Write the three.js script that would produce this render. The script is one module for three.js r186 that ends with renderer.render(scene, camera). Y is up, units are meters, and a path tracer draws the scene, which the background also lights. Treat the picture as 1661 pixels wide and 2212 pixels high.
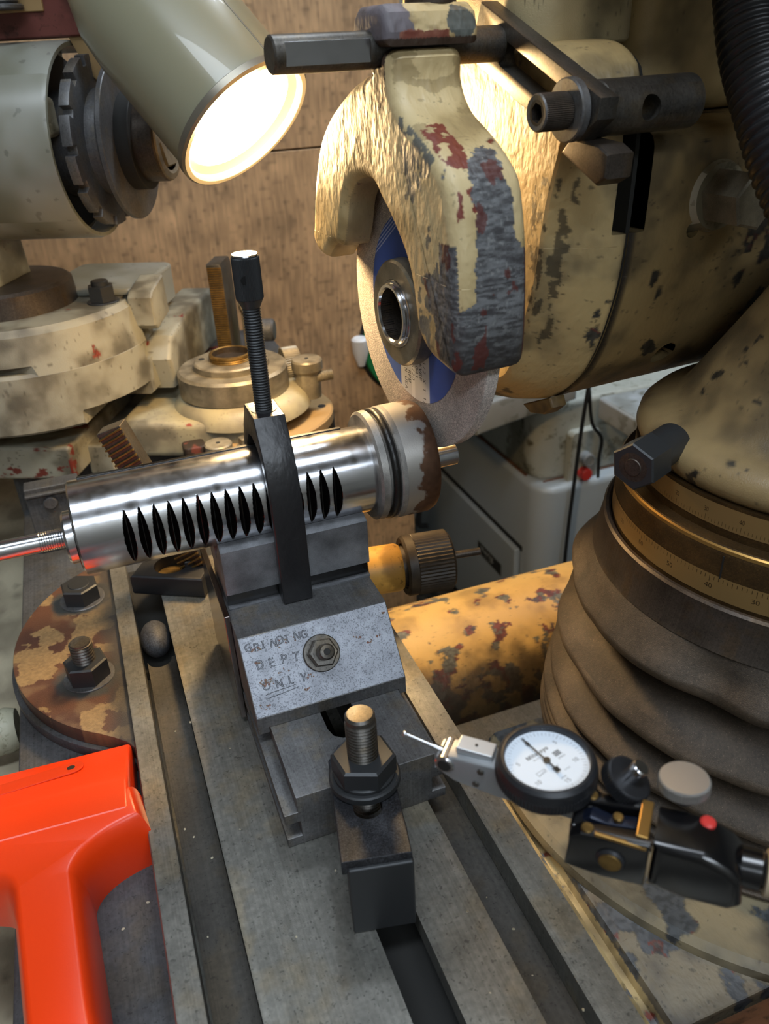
import * as THREE from 'three';
import { mergeGeometries, mergeVertices, toCreasedNormals } from 'three/addons/utils/BufferGeometryUtils.js';
import { RoundedBoxGeometry } from 'three/addons/geometries/RoundedBoxGeometry.js';
import { RectAreaLightUniformsLib } from 'three/addons/lights/RectAreaLightUniformsLib.js';
import { Brush, Evaluator, SUBTRACTION, ADDITION } from 'three-bvh-csg';

// ---------------------------------------------------------------- camera, light, exposure
// Metres, y up. The table's top is 0.95 m above the floor; objects are measured in millimetres from the table top.
const TABLE = 950;
const scene = new THREE.Scene();
const camera = new THREE.PerspectiveCamera(64.59, 1661 / 2212, 0.02, 30);
camera.position.set(0, 0.41 + TABLE / 1000, 0);
camera.quaternion.setFromRotationMatrix(new THREE.Matrix4().makeBasis(
  new THREE.Vector3(0.9344, -0.0433, 0.3535), new THREE.Vector3(0.2112, 0.8666, -0.4521), new THREE.Vector3(-0.2868, 0.4971, 0.8189)));
camera.focus = 0.55;
camera.userData.fStop = 11;
scene.background = new THREE.Color(0x000000);
const renderer = new THREE.WebGLRenderer({ antialias: true });
renderer.toneMapping = THREE.LinearToneMapping;
renderer.toneMappingExposure = 1.14;
renderer.shadowMap.enabled = true;
RectAreaLightUniformsLib.init();
const LAMP_POWER = 0.5, LAMP_COLOR = [1, 0.66, 0.30];      // the machine lamp's bulb
const TUBE_POWER = 10, TUBE_COLOR = [0.80, 0.90, 1.0];     // the ceiling's fluorescent fittings
const TUBES = [[-0.1, -0.02, 1.5, 0.28, 1], [-0.1, 1.7, 1.8, 0.4, 1], [1.2, -1.2, 1.5, 0.28, 1.8]];   // x, z, length, width, share of the power

// ---------------------------------------------------------------- noise and textures
const hash = (i, j, k) => { let h = (Math.imul(i, 374761393) + Math.imul(j, 668265263) + Math.imul(k, 1274126177)) | 0; h = Math.imul(h ^ (h >>> 13), 1274126177); return ((h ^ (h >>> 16)) >>> 0) / 4294967296; };
const fade = (t) => t * t * (3 - 2 * t);
function vn(x, y, z) {
  const i = Math.floor(x), j = Math.floor(y), k = Math.floor(z), a = fade(x - i), b = fade(y - j), c = fade(z - k);
  const L = (p, q, t) => p + (q - p) * t;
  return L(L(L(hash(i, j, k), hash(i + 1, j, k), a), L(hash(i, j + 1, k), hash(i + 1, j + 1, k), a), b),
    L(L(hash(i, j, k + 1), hash(i + 1, j, k + 1), a), L(hash(i, j + 1, k + 1), hash(i + 1, j + 1, k + 1), a), b), c);
}
function fbm(x, y, z, n = 4) { let s = 0, a = 0.5, t = 0; for (let o = 0; o < n; o++) { s += a * vn(x, y, z); t += a; a *= 0.5; x = x * 2.03 + 7.1; y = y * 2.03 + 3.7; z = z * 2.03 + 1.3; } return s / t; }
const sm = (a, b, x) => { const t = Math.min(1, Math.max(0, (x - a) / (b - a))); return t * t * (3 - 2 * t); };
const mix = (a, b, t) => [a[0] + (b[0] - a[0]) * t, a[1] + (b[1] - a[1]) * t, a[2] + (b[2] - a[2]) * t];
const lin = (hex) => { const c = new THREE.Color(hex); return [c.r, c.g, c.b]; };
let rs = 12345; const rnd = () => { rs = (Math.imul(rs, 1664525) + 1013904223) | 0; return (rs >>> 0) / 4294967296; };
// periodic noise for tiles
function pn(u, v, f, seed) {
  const x = u * f, y = v * f, i = Math.floor(x), j = Math.floor(y), a = fade(x - i), b = fade(y - j), m = (q) => ((q % f) + f) % f;
  const p = hash(m(i), m(j), seed), q = hash(m(i + 1), m(j), seed), r = hash(m(i), m(j + 1), seed), s = hash(m(i + 1), m(j + 1), seed);
  return (p + (q - p) * a) + ((r + (s - r) * a) - (p + (q - p) * a)) * b;
}
function pf(u, v, f, seed, n = 4) { let s = 0, a = 0.5, t = 0; for (let o = 0; o < n; o++) { s += a * pn(u, v, f << o, seed + o); t += a; a *= 0.55; } return s / t; }
function tex(n, fn, color = true) {                                  // fn(u, v) -> grey 0..1 or [r, g, b] as sRGB 0..1
  const d = new Uint8Array(n * n * 4);
  for (let y = 0; y < n; y++) for (let x = 0; x < n; x++) {
    let c = fn((x + 0.5) / n, (y + 0.5) / n); if (typeof c === 'number') c = [c, c, c];
    for (let k = 0; k < 3; k++) d[(y * n + x) * 4 + k] = Math.max(0, Math.min(255, c[k] * 255));
    d[(y * n + x) * 4 + 3] = 255;
  }
  const t = new THREE.DataTexture(d, n, n); t.wrapS = t.wrapT = THREE.RepeatWrapping; t.magFilter = THREE.LinearFilter; t.minFilter = THREE.LinearMipmapLinearFilter; t.generateMipmaps = true;
  if (color) t.colorSpace = THREE.SRGBColorSpace; t.needsUpdate = true; return t;
}
function canvasTex(w, h, draw) {
  const c = document.createElement('canvas'); c.width = w; c.height = h; draw(c.getContext('2d'), w, h);
  const t = new THREE.CanvasTexture(c); t.colorSpace = THREE.SRGBColorSpace; return t;
}
const rep = (t, s) => { const c = t.clone(); c.repeat.set(1 / s, 1 / s); c.needsUpdate = true; return c; };   // one tile = s metres
const T_cast = tex(1024, (u, v) => { const b = pf(u, v, 6, 1, 5), g = pf(u, v, 64, 9, 3), s = pf(u, v, 128, 17, 2); return 0.62 + 0.34 * (b - 0.5) + 0.55 * (g - 0.5) + (s > 0.72 ? -0.3 : 0) + (s < 0.24 ? 0.2 : 0); });
const T_iron = tex(1024, (u, v) => { const b = pf(u, v, 5, 31, 5), g = pf(u, v, 96, 33, 3), st = pn(u, 0.3, 256, 35), s = pf(u, v, 128, 37, 2); const w = 0.72 + 0.3 * (b - 0.5) + 0.18 * (g - 0.5) + 0.08 * (st - 0.5) + (s > 0.78 ? -0.14 : 0); const r = sm(0.5, 0.75, pf(u, v, 8, 41, 4)); return [w * (1 + 0.05 * r), w, w * (1 - 0.08 * r)]; });
const T_ground = tex(1024, (u, v) => { const st = pn(u, v, 512, 51) * 0.25 + pn(u * 1, v, 8, 52) * 0.5 + pf(u, v, 16, 53, 4) * 0.5; return 0.55 + 0.45 * (st - 0.3); });
const T_rough = tex(512, (u, v) => 0.4 + 0.6 * pf(u, v, 12, 61, 5), false);
const T_fine = tex(512, (u, v) => pf(u, v, 96, 71, 2), false);
const T_lump = tex(1024, (u, v) => { const a = pf(u, v, 14, 81, 4), s = pf(u, v * 0.5 % 1, 24, 85, 3); return 0.5 * a + 0.5 * Math.pow(s, 1.6); }, false);
const T_grime = tex(1024, (u, v) => { const b = pf(u, v, 5, 91, 5), s = pf(u, v, 90, 95, 2), l = pf(u, v, 20, 97, 3); const d = sm(0.5, 0.72, b) * 0.32 + (s > 0.7 ? 0.16 * sm(0.35, 0.6, l) : 0) + sm(0.6, 0.8, l) * 0.2; return [1 - d * 0.95, 1 - d, 1 - d * 1.15]; });
const T_soft = tex(512, (u, v) => { const b = pf(u, v, 5, 191, 4), s = pf(u, v, 60, 195, 2); return [1 - 0.25 * sm(0.4, 0.75, b) - (s > 0.8 ? 0.15 : 0), 1 - 0.26 * sm(0.4, 0.75, b) - (s > 0.8 ? 0.15 : 0), 1 - 0.33 * sm(0.4, 0.75, b) - (s > 0.8 ? 0.15 : 0)]; });
const T_grit = tex(1024, (u, v) => { const g = pn(u, v, 320, 101), h = pn(u, v, 160, 103), b = pf(u, v, 6, 105, 4); return 0.78 + 0.2 * (b - 0.5) + 0.34 * (g - 0.5) + 0.2 * (h - 0.5); });
const T_dust = tex(1024, (u, v) => { const b = pf(u, v, 7, 111, 4), g = pn(u, v, 384, 113), k = sm(0.84, 0.97, g); const w = 0.52 + 0.3 * (b - 0.5) + 0.1 * (pn(u, v, 128, 115) - 0.5) + k * 0.35; return [w, w * 0.97, w * 0.93]; });
const T_ply = tex(1024, (u, v) => { const w = u + 0.03 * (pf(u, v, 3, 121, 3) - 0.5), g = pn(w, v * 0.12 % 1, 200, 123), a = pf(w, v, 6, 125, 4), ray = Math.pow(pn(w, v, 90, 127), 5), st = pn(w, v, 22, 129); const k = 0.95 + 0.28 * (a - 0.5) + 0.16 * (g - 0.5) - 0.2 * ray + 0.16 * (st - 0.5); return [0.80 * k, 0.66 * k, 0.50 * k]; });
const T_brush = tex(512, (u, v) => 0.3 + 0.7 * pn(u, v * 0.05 % 1, 256, 141), false);

// ---------------------------------------------------------------- materials
const std = (o) => new THREE.MeshStandardMaterial(o), phy = (o) => new THREE.MeshPhysicalMaterial(o);
const vm = (o) => std({ vertexColors: true, ...o });
const M = {
  table: std({ color: 0xa5a49c, map: rep(T_iron, 0.22), roughness: 0.5, metalness: 0.45, roughnessMap: rep(T_rough, 0.2), bumpMap: rep(T_fine, 0.05), bumpScale: 0.00004 }),
  tableDark: std({ color: 0x6c6e70, map: rep(T_iron, 0.18), roughness: 0.6, metalness: 0.35, bumpMap: rep(T_fine, 0.05), bumpScale: 0.00005 }),
  slot: std({ color: 0x5c5953, map: rep(T_iron, 0.2), roughness: 0.8, metalness: 0.1, bumpMap: rep(T_fine, 0.04), bumpScale: 0.0001 }),
  black: std({ color: 0x2b2c2f, roughness: 0.38, metalness: 0.35, bumpMap: rep(T_fine, 0.03), bumpScale: 0.00004 }),
  blackCast: phy({ color: 0x1c1c1f, roughness: 0.34, metalness: 0.1, clearcoat: 0.4, clearcoatRoughness: 0.35, bumpMap: rep(T_lump, 0.06), bumpScale: 0.0004 }),
  phosphate: std({ color: 0x4c4e54, map: rep(T_cast, 0.05), roughness: 0.5, metalness: 0.4, bumpMap: rep(T_fine, 0.03), bumpScale: 0.00006 }),
  oxide: std({ color: 0x3c3e40, roughness: 0.45, metalness: 0.5 }),
  darkSteel: std({ color: 0x827e78, map: rep(T_iron, 0.1), roughness: 0.42, metalness: 0.75 }),
  brownSteel: std({ color: 0x6f655c, map: rep(T_iron, 0.08), roughness: 0.45, metalness: 0.7 }),
  shiny: std({ color: 0xd2d4d8, roughness: 0.2, metalness: 1, bumpMap: rep(T_brush, 0.05), bumpScale: 0.00001 }),
  satin: std({ color: 0xccc8c2, roughness: 0.45, metalness: 0.5, map: rep(T_ground, 0.1) }),
  polished: std({ color: 0xc8c9cd, roughness: 0.28, metalness: 1, roughnessMap: rep(T_rough, 0.09) }),
  ground: std({ color: 0xb4b7bd, map: rep(T_ground, 0.12), roughness: 0.42, metalness: 0.5 }),
  groundDark: std({ color: 0x8b8b8c, map: rep(T_iron, 0.12), roughness: 0.46, metalness: 0.5 }),
  mirror: std({ color: 0x8b8280, roughness: 0.16, metalness: 1 }),
  glossBlack: phy({ color: 0x0b0908, roughness: 0.25, metalness: 0.2, clearcoat: 0.6 }),
  rubber: std({ color: 0x161514, roughness: 0.4, bumpMap: rep(T_lump, 0.03), bumpScale: 0.0004 }),
  wheel: std({ color: 0xfff3ea, map: rep(T_grit, 0.09), roughness: 0.95, bumpMap: rep(T_grit, 0.09), bumpScale: 0.0005 }),
  tanSteel: std({ color: 0xc6bba2, map: rep(T_ground, 0.1), roughness: 0.42, metalness: 0.45 }),
  greyPaint: phy({ color: 0x93948a, map: rep(T_soft, 0.5), roughness: 0.36, clearcoat: 0.25, clearcoatRoughness: 0.3 }),
  greenGrey: std({ color: 0xb4b39c, map: rep(T_grime, 0.2), roughness: 0.45, bumpMap: rep(T_lump, 0.15), bumpScale: 0.0003 }),
  lampShade: phy({ color: 0x8d8b74, roughness: 0.32, clearcoat: 0.3 }),
  lampRim: std({ color: 0x8a8578, roughness: 0.35, metalness: 0.6 }),
    lens: std({ color: 0xffffff, emissive: 0xffe2b0, emissiveIntensity: 9 }),
  orange: phy({ color: 0xf6410c, roughness: 0.34, clearcoat: 0.3, clearcoatRoughness: 0.3, bumpMap: rep(T_fine, 0.06), bumpScale: 0.00003 }),
  bellows: std({ color: 0x8a7b6a, map: rep(T_dust, 0.14), roughness: 0.62, bumpMap: rep(T_fine, 0.03), bumpScale: 0.0002 }),
  drum: std({ color: 0x8f6f40, map: rep(T_dust, 0.1), roughness: 0.55, metalness: 0.55, bumpMap: rep(T_fine, 0.03), bumpScale: 0.0001 }),
  brass: std({ color: 0xc09a58, roughness: 0.4, metalness: 0.8, map: rep(T_ground, 0.05) }),
  gold: std({ color: 0xb08a4e, roughness: 0.35, metalness: 0.9 }),
  hose: phy({ color: 0x1e1f22, roughness: 0.42, clearcoat: 0.2 }),
  cab: phy({ color: 0xaeb7bc, roughness: 0.38, clearcoat: 0.2 }),
  cabDirty: std({ color: 0xb0b3aa, map: rep(T_grime, 0.6), roughness: 0.5 }),
  cabLid: std({ color: 0xb4bbc0, roughness: 0.45, map: rep(T_grime, 1.1) }),
  dark: std({ color: 0x1a1a18, roughness: 0.7 }),
  cable: std({ color: 0x15171a, roughness: 0.5 }),
  redBtn: std({ color: 0xd23a34, roughness: 0.4 }),
  blackBtn: std({ color: 0x8a8c8c, roughness: 0.4 }),
  beige: std({ color: 0xb5ac95, map: rep(T_grime, 0.3), roughness: 0.55 }),
  creamPlain: std({ color: 0xd9b87a, map: rep(T_grime, 0.15), roughness: 0.5 }),
  knob: std({ color: 0x6a5c4b, roughness: 0.5, metalness: 0.2, map: rep(T_dust, 0.06) }),
  white: std({ color: 0xe8eaec, roughness: 0.4 }),
  red: std({ color: 0x8e2226, roughness: 0.4, map: rep(T_grime, 0.2) }),
  redBrown: std({ color: 0x6c3a32, roughness: 0.5, map: rep(T_grime, 0.25) }),
  green: std({ color: 0x1f7a45, roughness: 0.45 }),
  rust: std({ color: 0x7a5238, map: rep(T_grime, 0.12), roughness: 0.7, metalness: 0.1, bumpMap: rep(T_lump, 0.1), bumpScale: 0.0005 }),
  tan: std({ color: 0x9f8358, roughness: 0.6 }),
  ply: std({ map: rep(T_ply, 0.7), roughness: 0.72 }),
  wall: std({ color: 0xa3a096, roughness: 0.9 }),
  floor: std({ color: 0x8d8980, map: rep(T_cast, 1.2), roughness: 0.85 }),
  fluo: std({ color: 0xffffff, emissive: 0xe8f2ff, emissiveIntensity: 4 }),
  // colour comes with each vertex
  paint: vm({ roughness: 0.46, bumpMap: rep(T_lump, 0.11), bumpScale: 0.0011 }),
  stained: vm({ roughness: 0.42, metalness: 0.8, bumpMap: rep(T_fine, 0.05), bumpScale: 0.00003 }),
  paintFlat: vm({ roughness: 0.45, bumpMap: rep(T_fine, 0.05), bumpScale: 0.00012 }),
  paintBase: vm({ roughness: 0.5, bumpMap: rep(T_lump, 0.09), bumpScale: 0.0006 }),
};

// ---------------------------------------------------------------- geometry helpers (millimetres)
const V = (x, y, z) => new THREE.Vector3(x, y, z);
const tr = (g, x, y, z) => g.translate(x, y, z);
function box(x0, x1, y0, y1, z0, z1, r = 0.6) { const w = x1 - x0, h = y1 - y0, d = z1 - z0; return new RoundedBoxGeometry(w, h, d, 2, Math.min(r, w / 2.1, h / 2.1, d / 2.1)).translate((x0 + x1) / 2, (y0 + y1) / 2, (z0 + z1) / 2); }
function turnTo(g, axis) { if (axis === 'x') g.rotateZ(-Math.PI / 2); if (axis === 'z') g.rotateX(Math.PI / 2); return g; }   // y axis -> x or z
function lathe(pts, axis = 'y', c = [0, 0, 0], seg = 48, crease = 0.5) { const g = new THREE.LatheGeometry(pts.map(([r, t]) => new THREE.Vector2(Math.max(r, 0.001), t)), seg); return turnTo(toCreasedNormals(g, crease), axis).translate(...c); }
// solid turned piece from t0 to t1 with chamfers e
function cyl(axis, c, r, t0, t1, e = 0.5, seg = 40, r1 = r) { return lathe([[0, t0], [r - e, t0], [r, t0 + e], [r1, t1 - e], [r1 - e, t1], [0, t1]], axis, c, seg); }
function hexp(axis, c, af, t0, t1, spin = 0) { const R = af / Math.sqrt(3), e = R * 0.1; const g = new THREE.LatheGeometry([[0, t0], [R * 0.93, t0], [R, t0 + e * 0.6], [R, t1 - e * 0.6], [R * 0.9, t1], [0, t1]].map(([r, t]) => new THREE.Vector2(Math.max(r, 0.001), t)), 6); g.rotateY(spin); return turnTo(toCreasedNormals(g, 0.2), axis).translate(...c); }
function thread(axis, c, r, t0, t1, pitch, depth = 0.6, end = true) { const p = []; if (end) p.push([0, t0]); for (let t = t0; t < t1 - pitch * 0.5; t += pitch) { p.push([r - depth, t]); p.push([r, t + pitch * 0.35]); p.push([r, t + pitch * 0.5]); } p.push([r - depth, t1 - pitch * 0.4], [r - depth * 1.3, t1], [0, t1]); return lathe(p, axis, c, 32, 0.35); }
function knurl(axis, c, r, t0, t1, n, d = 0.5) { const s = new THREE.Shape(); for (let i = 0; i < n * 2; i++) { const a = i / n * Math.PI, q = i % 2 ? r - d : r; i ? s.lineTo(q * Math.cos(a), q * Math.sin(a)) : s.moveTo(q, 0); } const e = Math.min(0.8, (t1 - t0) / 4); const g = new THREE.ExtrudeGeometry(s, { depth: t1 - t0 - 2 * e, bevelEnabled: true, bevelThickness: e, bevelSize: e, bevelOffset: -e, bevelSegments: 2, curveSegments: 1 }); g.translate(0, 0, t0 + e).rotateX(-Math.PI / 2); return turnTo(toCreasedNormals(g, 0.35), axis).translate(...c); }
const shp = (pts, holes = []) => { const s = new THREE.Shape(pts.map((p) => new THREE.Vector2(...p))); for (const h of holes) s.holes.push(h instanceof THREE.Path ? h : new THREE.Path(h.map((p) => new THREE.Vector2(...p)))); return s; };
const circ = (x, y, r) => { const p = new THREE.Path(); p.absarc(x, y, r, 0, Math.PI * 2, true); return p; };
// extrude an outline: plane 'zy' along x, 'xz' along y, 'xy' along z; from a to b
function ext(outline, plane, a, b, e = 0.6, seg = 2, holes = [], curve = 24) {
  const s = outline instanceof THREE.Shape ? outline : shp(outline, holes);
  e = Math.min(e, (b - a) / 2.2);
  let g = new THREE.ExtrudeGeometry(s, { depth: b - a - 2 * e, bevelEnabled: e > 0, bevelThickness: e, bevelSize: e, bevelOffset: -e, bevelSegments: seg, curveSegments: curve }).translate(0, 0, a + e);
  const B = { xy: [V(1, 0, 0), V(0, 1, 0), V(0, 0, 1)], zy: [V(0, 0, 1), V(0, 1, 0), V(1, 0, 0)], xz: [V(1, 0, 0), V(0, 0, 1), V(0, 1, 0)] }[plane];
  const m = new THREE.Matrix4().makeBasis(...B); g.applyMatrix4(m);
  if (m.determinant() < 0) { g = g.index ? g.toNonIndexed() : g; for (const n of ['position', 'normal', 'uv']) { const q = g.attributes[n], k = q.itemSize, A = q.array; for (let i = 0; i < q.count; i += 3) for (let c = 0; c < k; c++) { const t = A[(i + 1) * k + c]; A[(i + 1) * k + c] = A[(i + 2) * k + c]; A[(i + 2) * k + c] = t; } } }
  return toCreasedNormals(g, 0.5);
}
function rrect(x0, x1, y0, y1, r) { const s = new THREE.Shape(); s.moveTo(x0 + r, y0); s.lineTo(x1 - r, y0); s.absarc(x1 - r, y0 + r, r, -Math.PI / 2, 0); s.lineTo(x1, y1 - r); s.absarc(x1 - r, y1 - r, r, 0, Math.PI / 2); s.lineTo(x0 + r, y1); s.absarc(x0 + r, y1 - r, r, Math.PI / 2, Math.PI); s.lineTo(x0, y0 + r); s.absarc(x0 + r, y0 + r, r, Math.PI, Math.PI * 1.5); return s; }
function tube(pts, r, seg = 60, rad = 12) { return new THREE.TubeGeometry(new THREE.CatmullRomCurve3(pts.map((p) => V(...p))), seg, r, rad, false); }
function cut(a, ...bs) { const ev = new Evaluator(); ev.useGroups = false; const prep = (g) => { const b = new Brush(clean(g)); b.updateMatrixWorld(); return b; }; let r = prep(a); for (const b of bs) { r = ev.evaluate(r, prep(b), SUBTRACTION); r.updateMatrixWorld(); } return r.geometry; }
function clean(g) { g = g.index ? g.toNonIndexed() : g.clone(); for (const n of Object.keys(g.attributes)) if (!['position', 'normal', 'uv'].includes(n)) g.deleteAttribute(n); if (!g.attributes.uv) g.setAttribute('uv', new THREE.BufferAttribute(new Float32Array(g.attributes.position.count * 2), 2)); g.clearGroups(); return g; }
// split triangles until no edge is longer than L (slivers are left alone, and so are faces turned well away from where the machine is worked)
const AWAY = [-0.2, 0.45, 0.87];
function tess(g, L, turn = 0) {
  g = clean(g); const P = g.attributes.position.array, N = g.attributes.normal.array, L2 = L * L, ca = Math.cos(turn), sa = Math.sin(turn);
  let cap = 1 << 20, op = new Float32Array(cap), on = new Float32Array(cap), len = 0; const S = new Float64Array(18 * 64);
  for (let t = 0; t < P.length / 9; t++) {
    for (let i = 0; i < 9; i++) { S[i] = P[t * 9 + i]; S[9 + i] = N[t * 9 + i]; }
    const nx = N[t * 9] + N[t * 9 + 3] + N[t * 9 + 6], ny = N[t * 9 + 1] + N[t * 9 + 4] + N[t * 9 + 7], nz = N[t * 9 + 2] + N[t * 9 + 5] + N[t * 9 + 8];
    const keep = (nx * AWAY[0] + ny * AWAY[1] + nz * AWAY[2]) / 3 < -0.45;
    let top = 1;
    while (top) {
      const o = --top * 18, d = (a, b) => (S[o + a] - S[o + b]) ** 2 + (S[o + a + 1] - S[o + b + 1]) ** 2 + (S[o + a + 2] - S[o + b + 2]) ** 2;
      const e0 = d(0, 3), e1 = d(3, 6), e2 = d(6, 0), m = e0 >= e1 && e0 >= e2 ? 0 : e1 >= e2 ? 1 : 2, mx = [e0, e1, e2][m], mn = Math.min(e0, e1, e2);
      if (mx <= L2 || keep && mx < L2 * 64 || mn < L2 * 0.01 && mx < L2 * 5 || top > 60) {
        if (len + 9 > cap) { cap *= 2; const a = new Float32Array(cap), b = new Float32Array(cap); a.set(op); b.set(on); op = a; on = b; }
        for (let i = 0; i < 9; i++) { op[len] = S[o + i]; on[len++] = S[o + 9 + i]; } continue;
      }
      const a = m * 3, b = ((m + 1) % 3) * 3, c = ((m + 2) % 3) * 3, v = S.slice(o, o + 18), h = (k) => (v[a + k] + v[b + k]) / 2;
      for (let k = 0; k < 3; k++) for (const w of [0, 9]) {
        const M2 = (v[w + a + k] + v[w + b + k]) / 2;
        S[o + w + k] = v[w + a + k]; S[o + w + 3 + k] = M2; S[o + w + 6 + k] = v[w + c + k];
        S[o + 18 + w + k] = M2; S[o + 18 + w + 3 + k] = v[w + b + k]; S[o + 18 + w + 6 + k] = v[w + c + k];
      }
      top += 2;
    }
  }
  const r = new THREE.BufferGeometry(); r.setAttribute('position', new THREE.BufferAttribute(op.slice(0, len), 3)); r.setAttribute('normal', new THREE.BufferAttribute(on.slice(0, len), 3)); r.setAttribute('uv', new THREE.BufferAttribute(new Float32Array(len / 3 * 2), 2)); return r;
}
// finer mesh with a colour per vertex: fn(x, y, z, nx, ny, nz) -> linear [r, g, b]
function painted(g, L, fn) {
  g = tess(g, L); const p = g.attributes.position.array, n = g.attributes.normal.array, c = new Float32Array(p.length), seen = new Map();
  for (let i = 0; i < p.length; i += 3) {
    const ax = Math.abs(n[i]) > 0.75 ? (n[i] > 0 ? 1 : 2) : Math.abs(n[i + 1]) > 0.6 ? 3 : 4, key = ((Math.round(p[i] * 12) + 20000) * 40001 + Math.round(p[i + 1] * 12) + 20000) * 40001 + Math.round(p[i + 2] * 12) + 20000, kk = key * 5 + ax;
    let k = seen.get(kk); if (!k) { k = fn(p[i], p[i + 1], p[i + 2], n[i], n[i + 1], n[i + 2]); seen.set(kk, k); } c[i] = k[0]; c[i + 1] = k[1]; c[i + 2] = k[2];
  }
  g.setAttribute('color', new THREE.BufferAttribute(c, 3)); return g;
}
function boxUV(g) {                                                  // uv in metres from the face each corner lies on
  const p = g.attributes.position.array, uv = new Float32Array(p.length / 3 * 2);
  for (let t = 0; t < p.length; t += 9) {
    const ux = p[t + 3] - p[t], uy = p[t + 4] - p[t + 1], uz = p[t + 5] - p[t + 2], wx = p[t + 6] - p[t], wy = p[t + 7] - p[t + 1], wz = p[t + 8] - p[t + 2];
    const nx = Math.abs(uy * wz - uz * wy), ny = Math.abs(uz * wx - ux * wz), nz = Math.abs(ux * wy - uy * wx);
    const [i, j] = nx >= ny && nx >= nz ? [2, 1] : ny >= nz ? [0, 2] : [0, 1];
    for (let k = 0; k < 3; k++) { uv[(t / 3 + k) * 2] = p[t + k * 3 + i] + 0.137; uv[(t / 3 + k) * 2 + 1] = p[t + k * 3 + j] + 0.071; }
  }
  g.setAttribute('uv', new THREE.BufferAttribute(uv, 2)); return g;
}
function geom(list, keepUV = false) {
  let g = [].concat(list).map((q) => { const col = q.attributes.color; const c = q.index ? q.toNonIndexed() : q.clone(); for (const n of Object.keys(c.attributes)) if (!['position', 'normal', 'uv'].includes(n) && !(n === 'color' && col)) c.deleteAttribute(n); c.clearGroups(); if (!c.attributes.uv) c.setAttribute('uv', new THREE.BufferAttribute(new Float32Array(c.attributes.position.count * 2), 2)); return c; });
  g = g.length > 1 ? mergeGeometries(g) : g[0];
  g.scale(0.001, 0.001, 0.001);
  return keepUV ? g : boxUV(g);
}
// ---------------------------------------------------------------- things and parts
const used = {};
const numbered = (n) => { const k = (used[n] = (used[n] ?? -1) + 1); return k ? n + '_' + String(k).padStart(3, '0') : n; };
function thing(name, label, category, [x, y, z] = [0, 0, 0], turn = 0, group) {
  const o = new THREE.Group(); o.name = numbered(name); scene.add(o); o.position.set(x / 1000, (y + TABLE) / 1000, z / 1000); o.rotation.y = turn * Math.PI / 180;
  o.userData = { label, category }; if (group) o.userData.group = group; return o;
}
function part(parent, name, list, mat, opt = {}) {
  const m = new THREE.Mesh(geom(list, opt.keepUV), mat); const taken = parent.children.filter((c) => c.name.replace(/_\d{3}$/, '') === name).length;
  m.name = taken ? name + '_' + String(taken).padStart(3, '0') : name; m.castShadow = m.receiveShadow = true; if (opt.label) m.userData.label = opt.label; if (opt.kind) m.userData.kind = opt.kind;
  if (opt.at) m.position.set(opt.at[0] / 1000, opt.at[1] / 1000, opt.at[2] / 1000); if (opt.rot) m.rotation.set(...opt.rot.map((d) => d * Math.PI / 180)); parent.add(m); return m;
}
function struct(name, list, mat) { const m = new THREE.Mesh(geom(list), mat); m.name = name; m.position.y = TABLE / 1000; m.userData = { kind: 'structure' }; m.castShadow = m.receiveShadow = true; scene.add(m); return m; }

// ---------------------------------------------------------------- worn paint
const CREAM = lin(0xcfb683), CREAM2 = lin(0xbfa878), FILLER = lin(0x77787a), PRIMER = lin(0x7a3a2c), IRON = lin(0x4a4642), DIRT = lin(0x3a342a);
function worn(x, y, z, { amount = 0, scale = 16, dirt = 0.5, seed = 0, base = CREAM, base2 = CREAM2, under = FILLER, red = 0.52 } = {}) {
  const wx = x + 5 * (fbm(x / 9, y / 9, z / 9 + seed, 3) - 0.5), wy = y + 5 * (fbm(x / 9 + 31, y / 9, z / 9 + seed, 3) - 0.5);
  const n = fbm(wx / scale + seed, wy / scale, z / scale, 4) + amount;
  const d = fbm(x / 30 + seed + 9, y / 30, z / 30, 4), s = vn(x / 1.6, y / 1.6, z / 1.6 + seed), s2 = fbm(x / 14, y / 14 + seed, z / 14, 3);
  let c = mix(base, base2, sm(0.35, 0.65, d)); c = mix(c, DIRT, dirt * sm(0.48, 0.75, d) * 0.7); if (s > 0.86 && s2 > 0.45) c = mix(c, DIRT, 0.6 * dirt + 0.1);
  if (n > 0.665) { const deep = fbm(x / 11 + 50, y / 11 + seed, z / 11, 3); c = deep > red ? mix(PRIMER, IRON, sm(0.62, 0.8, deep)) : under; c = mix(c, [c[0] * 0.55, c[1] * 0.55, c[2] * 0.55], sm(0.4, 0.7, vn(x / 2.5, y / 2.5, z / 2.5))); }
  else if (n > 0.65) c = mix(c, DIRT, 0.5);
  return c;
}

// ================================================================ the room
const FL = -TABLE;
struct('floor', box(-2600, 3600, FL - 100, FL, -3000, 2200, 1), M.floor);
struct('ceiling', box(-2600, 3600, FL + 2800, FL + 2900, -3000, 2200, 1), M.wall);
struct('wall_back', box(-2600, 3600, FL, FL + 2800, -3100, -3000, 1), M.wall);
struct('wall_front', box(-2600, 3600, FL, FL + 2800, 2200, 2300, 1), M.wall);
struct('wall_left', box(-2700, -2600, FL, FL + 2800, -3000, 2200, 1), M.wall);
struct('wall_right', box(3600, 3700, FL, FL + 2800, -3000, 2200, 1), M.wall);
{ // plywood partition of sheets with open joints
  const w = struct('wall_plywood', box(-1100, 556, FL, FL + 2300, -1440, -1418, 2), M.dark);
  part(w, 'plywood_sheet', box(-1098, 558, FL + 2, 271, -1418, -1400, 1.5), M.ply);
  part(w, 'plywood_sheet', box(-1098, 558, 273.5, FL + 2298, -1418, -1400, 1.5), M.ply);
}
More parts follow.
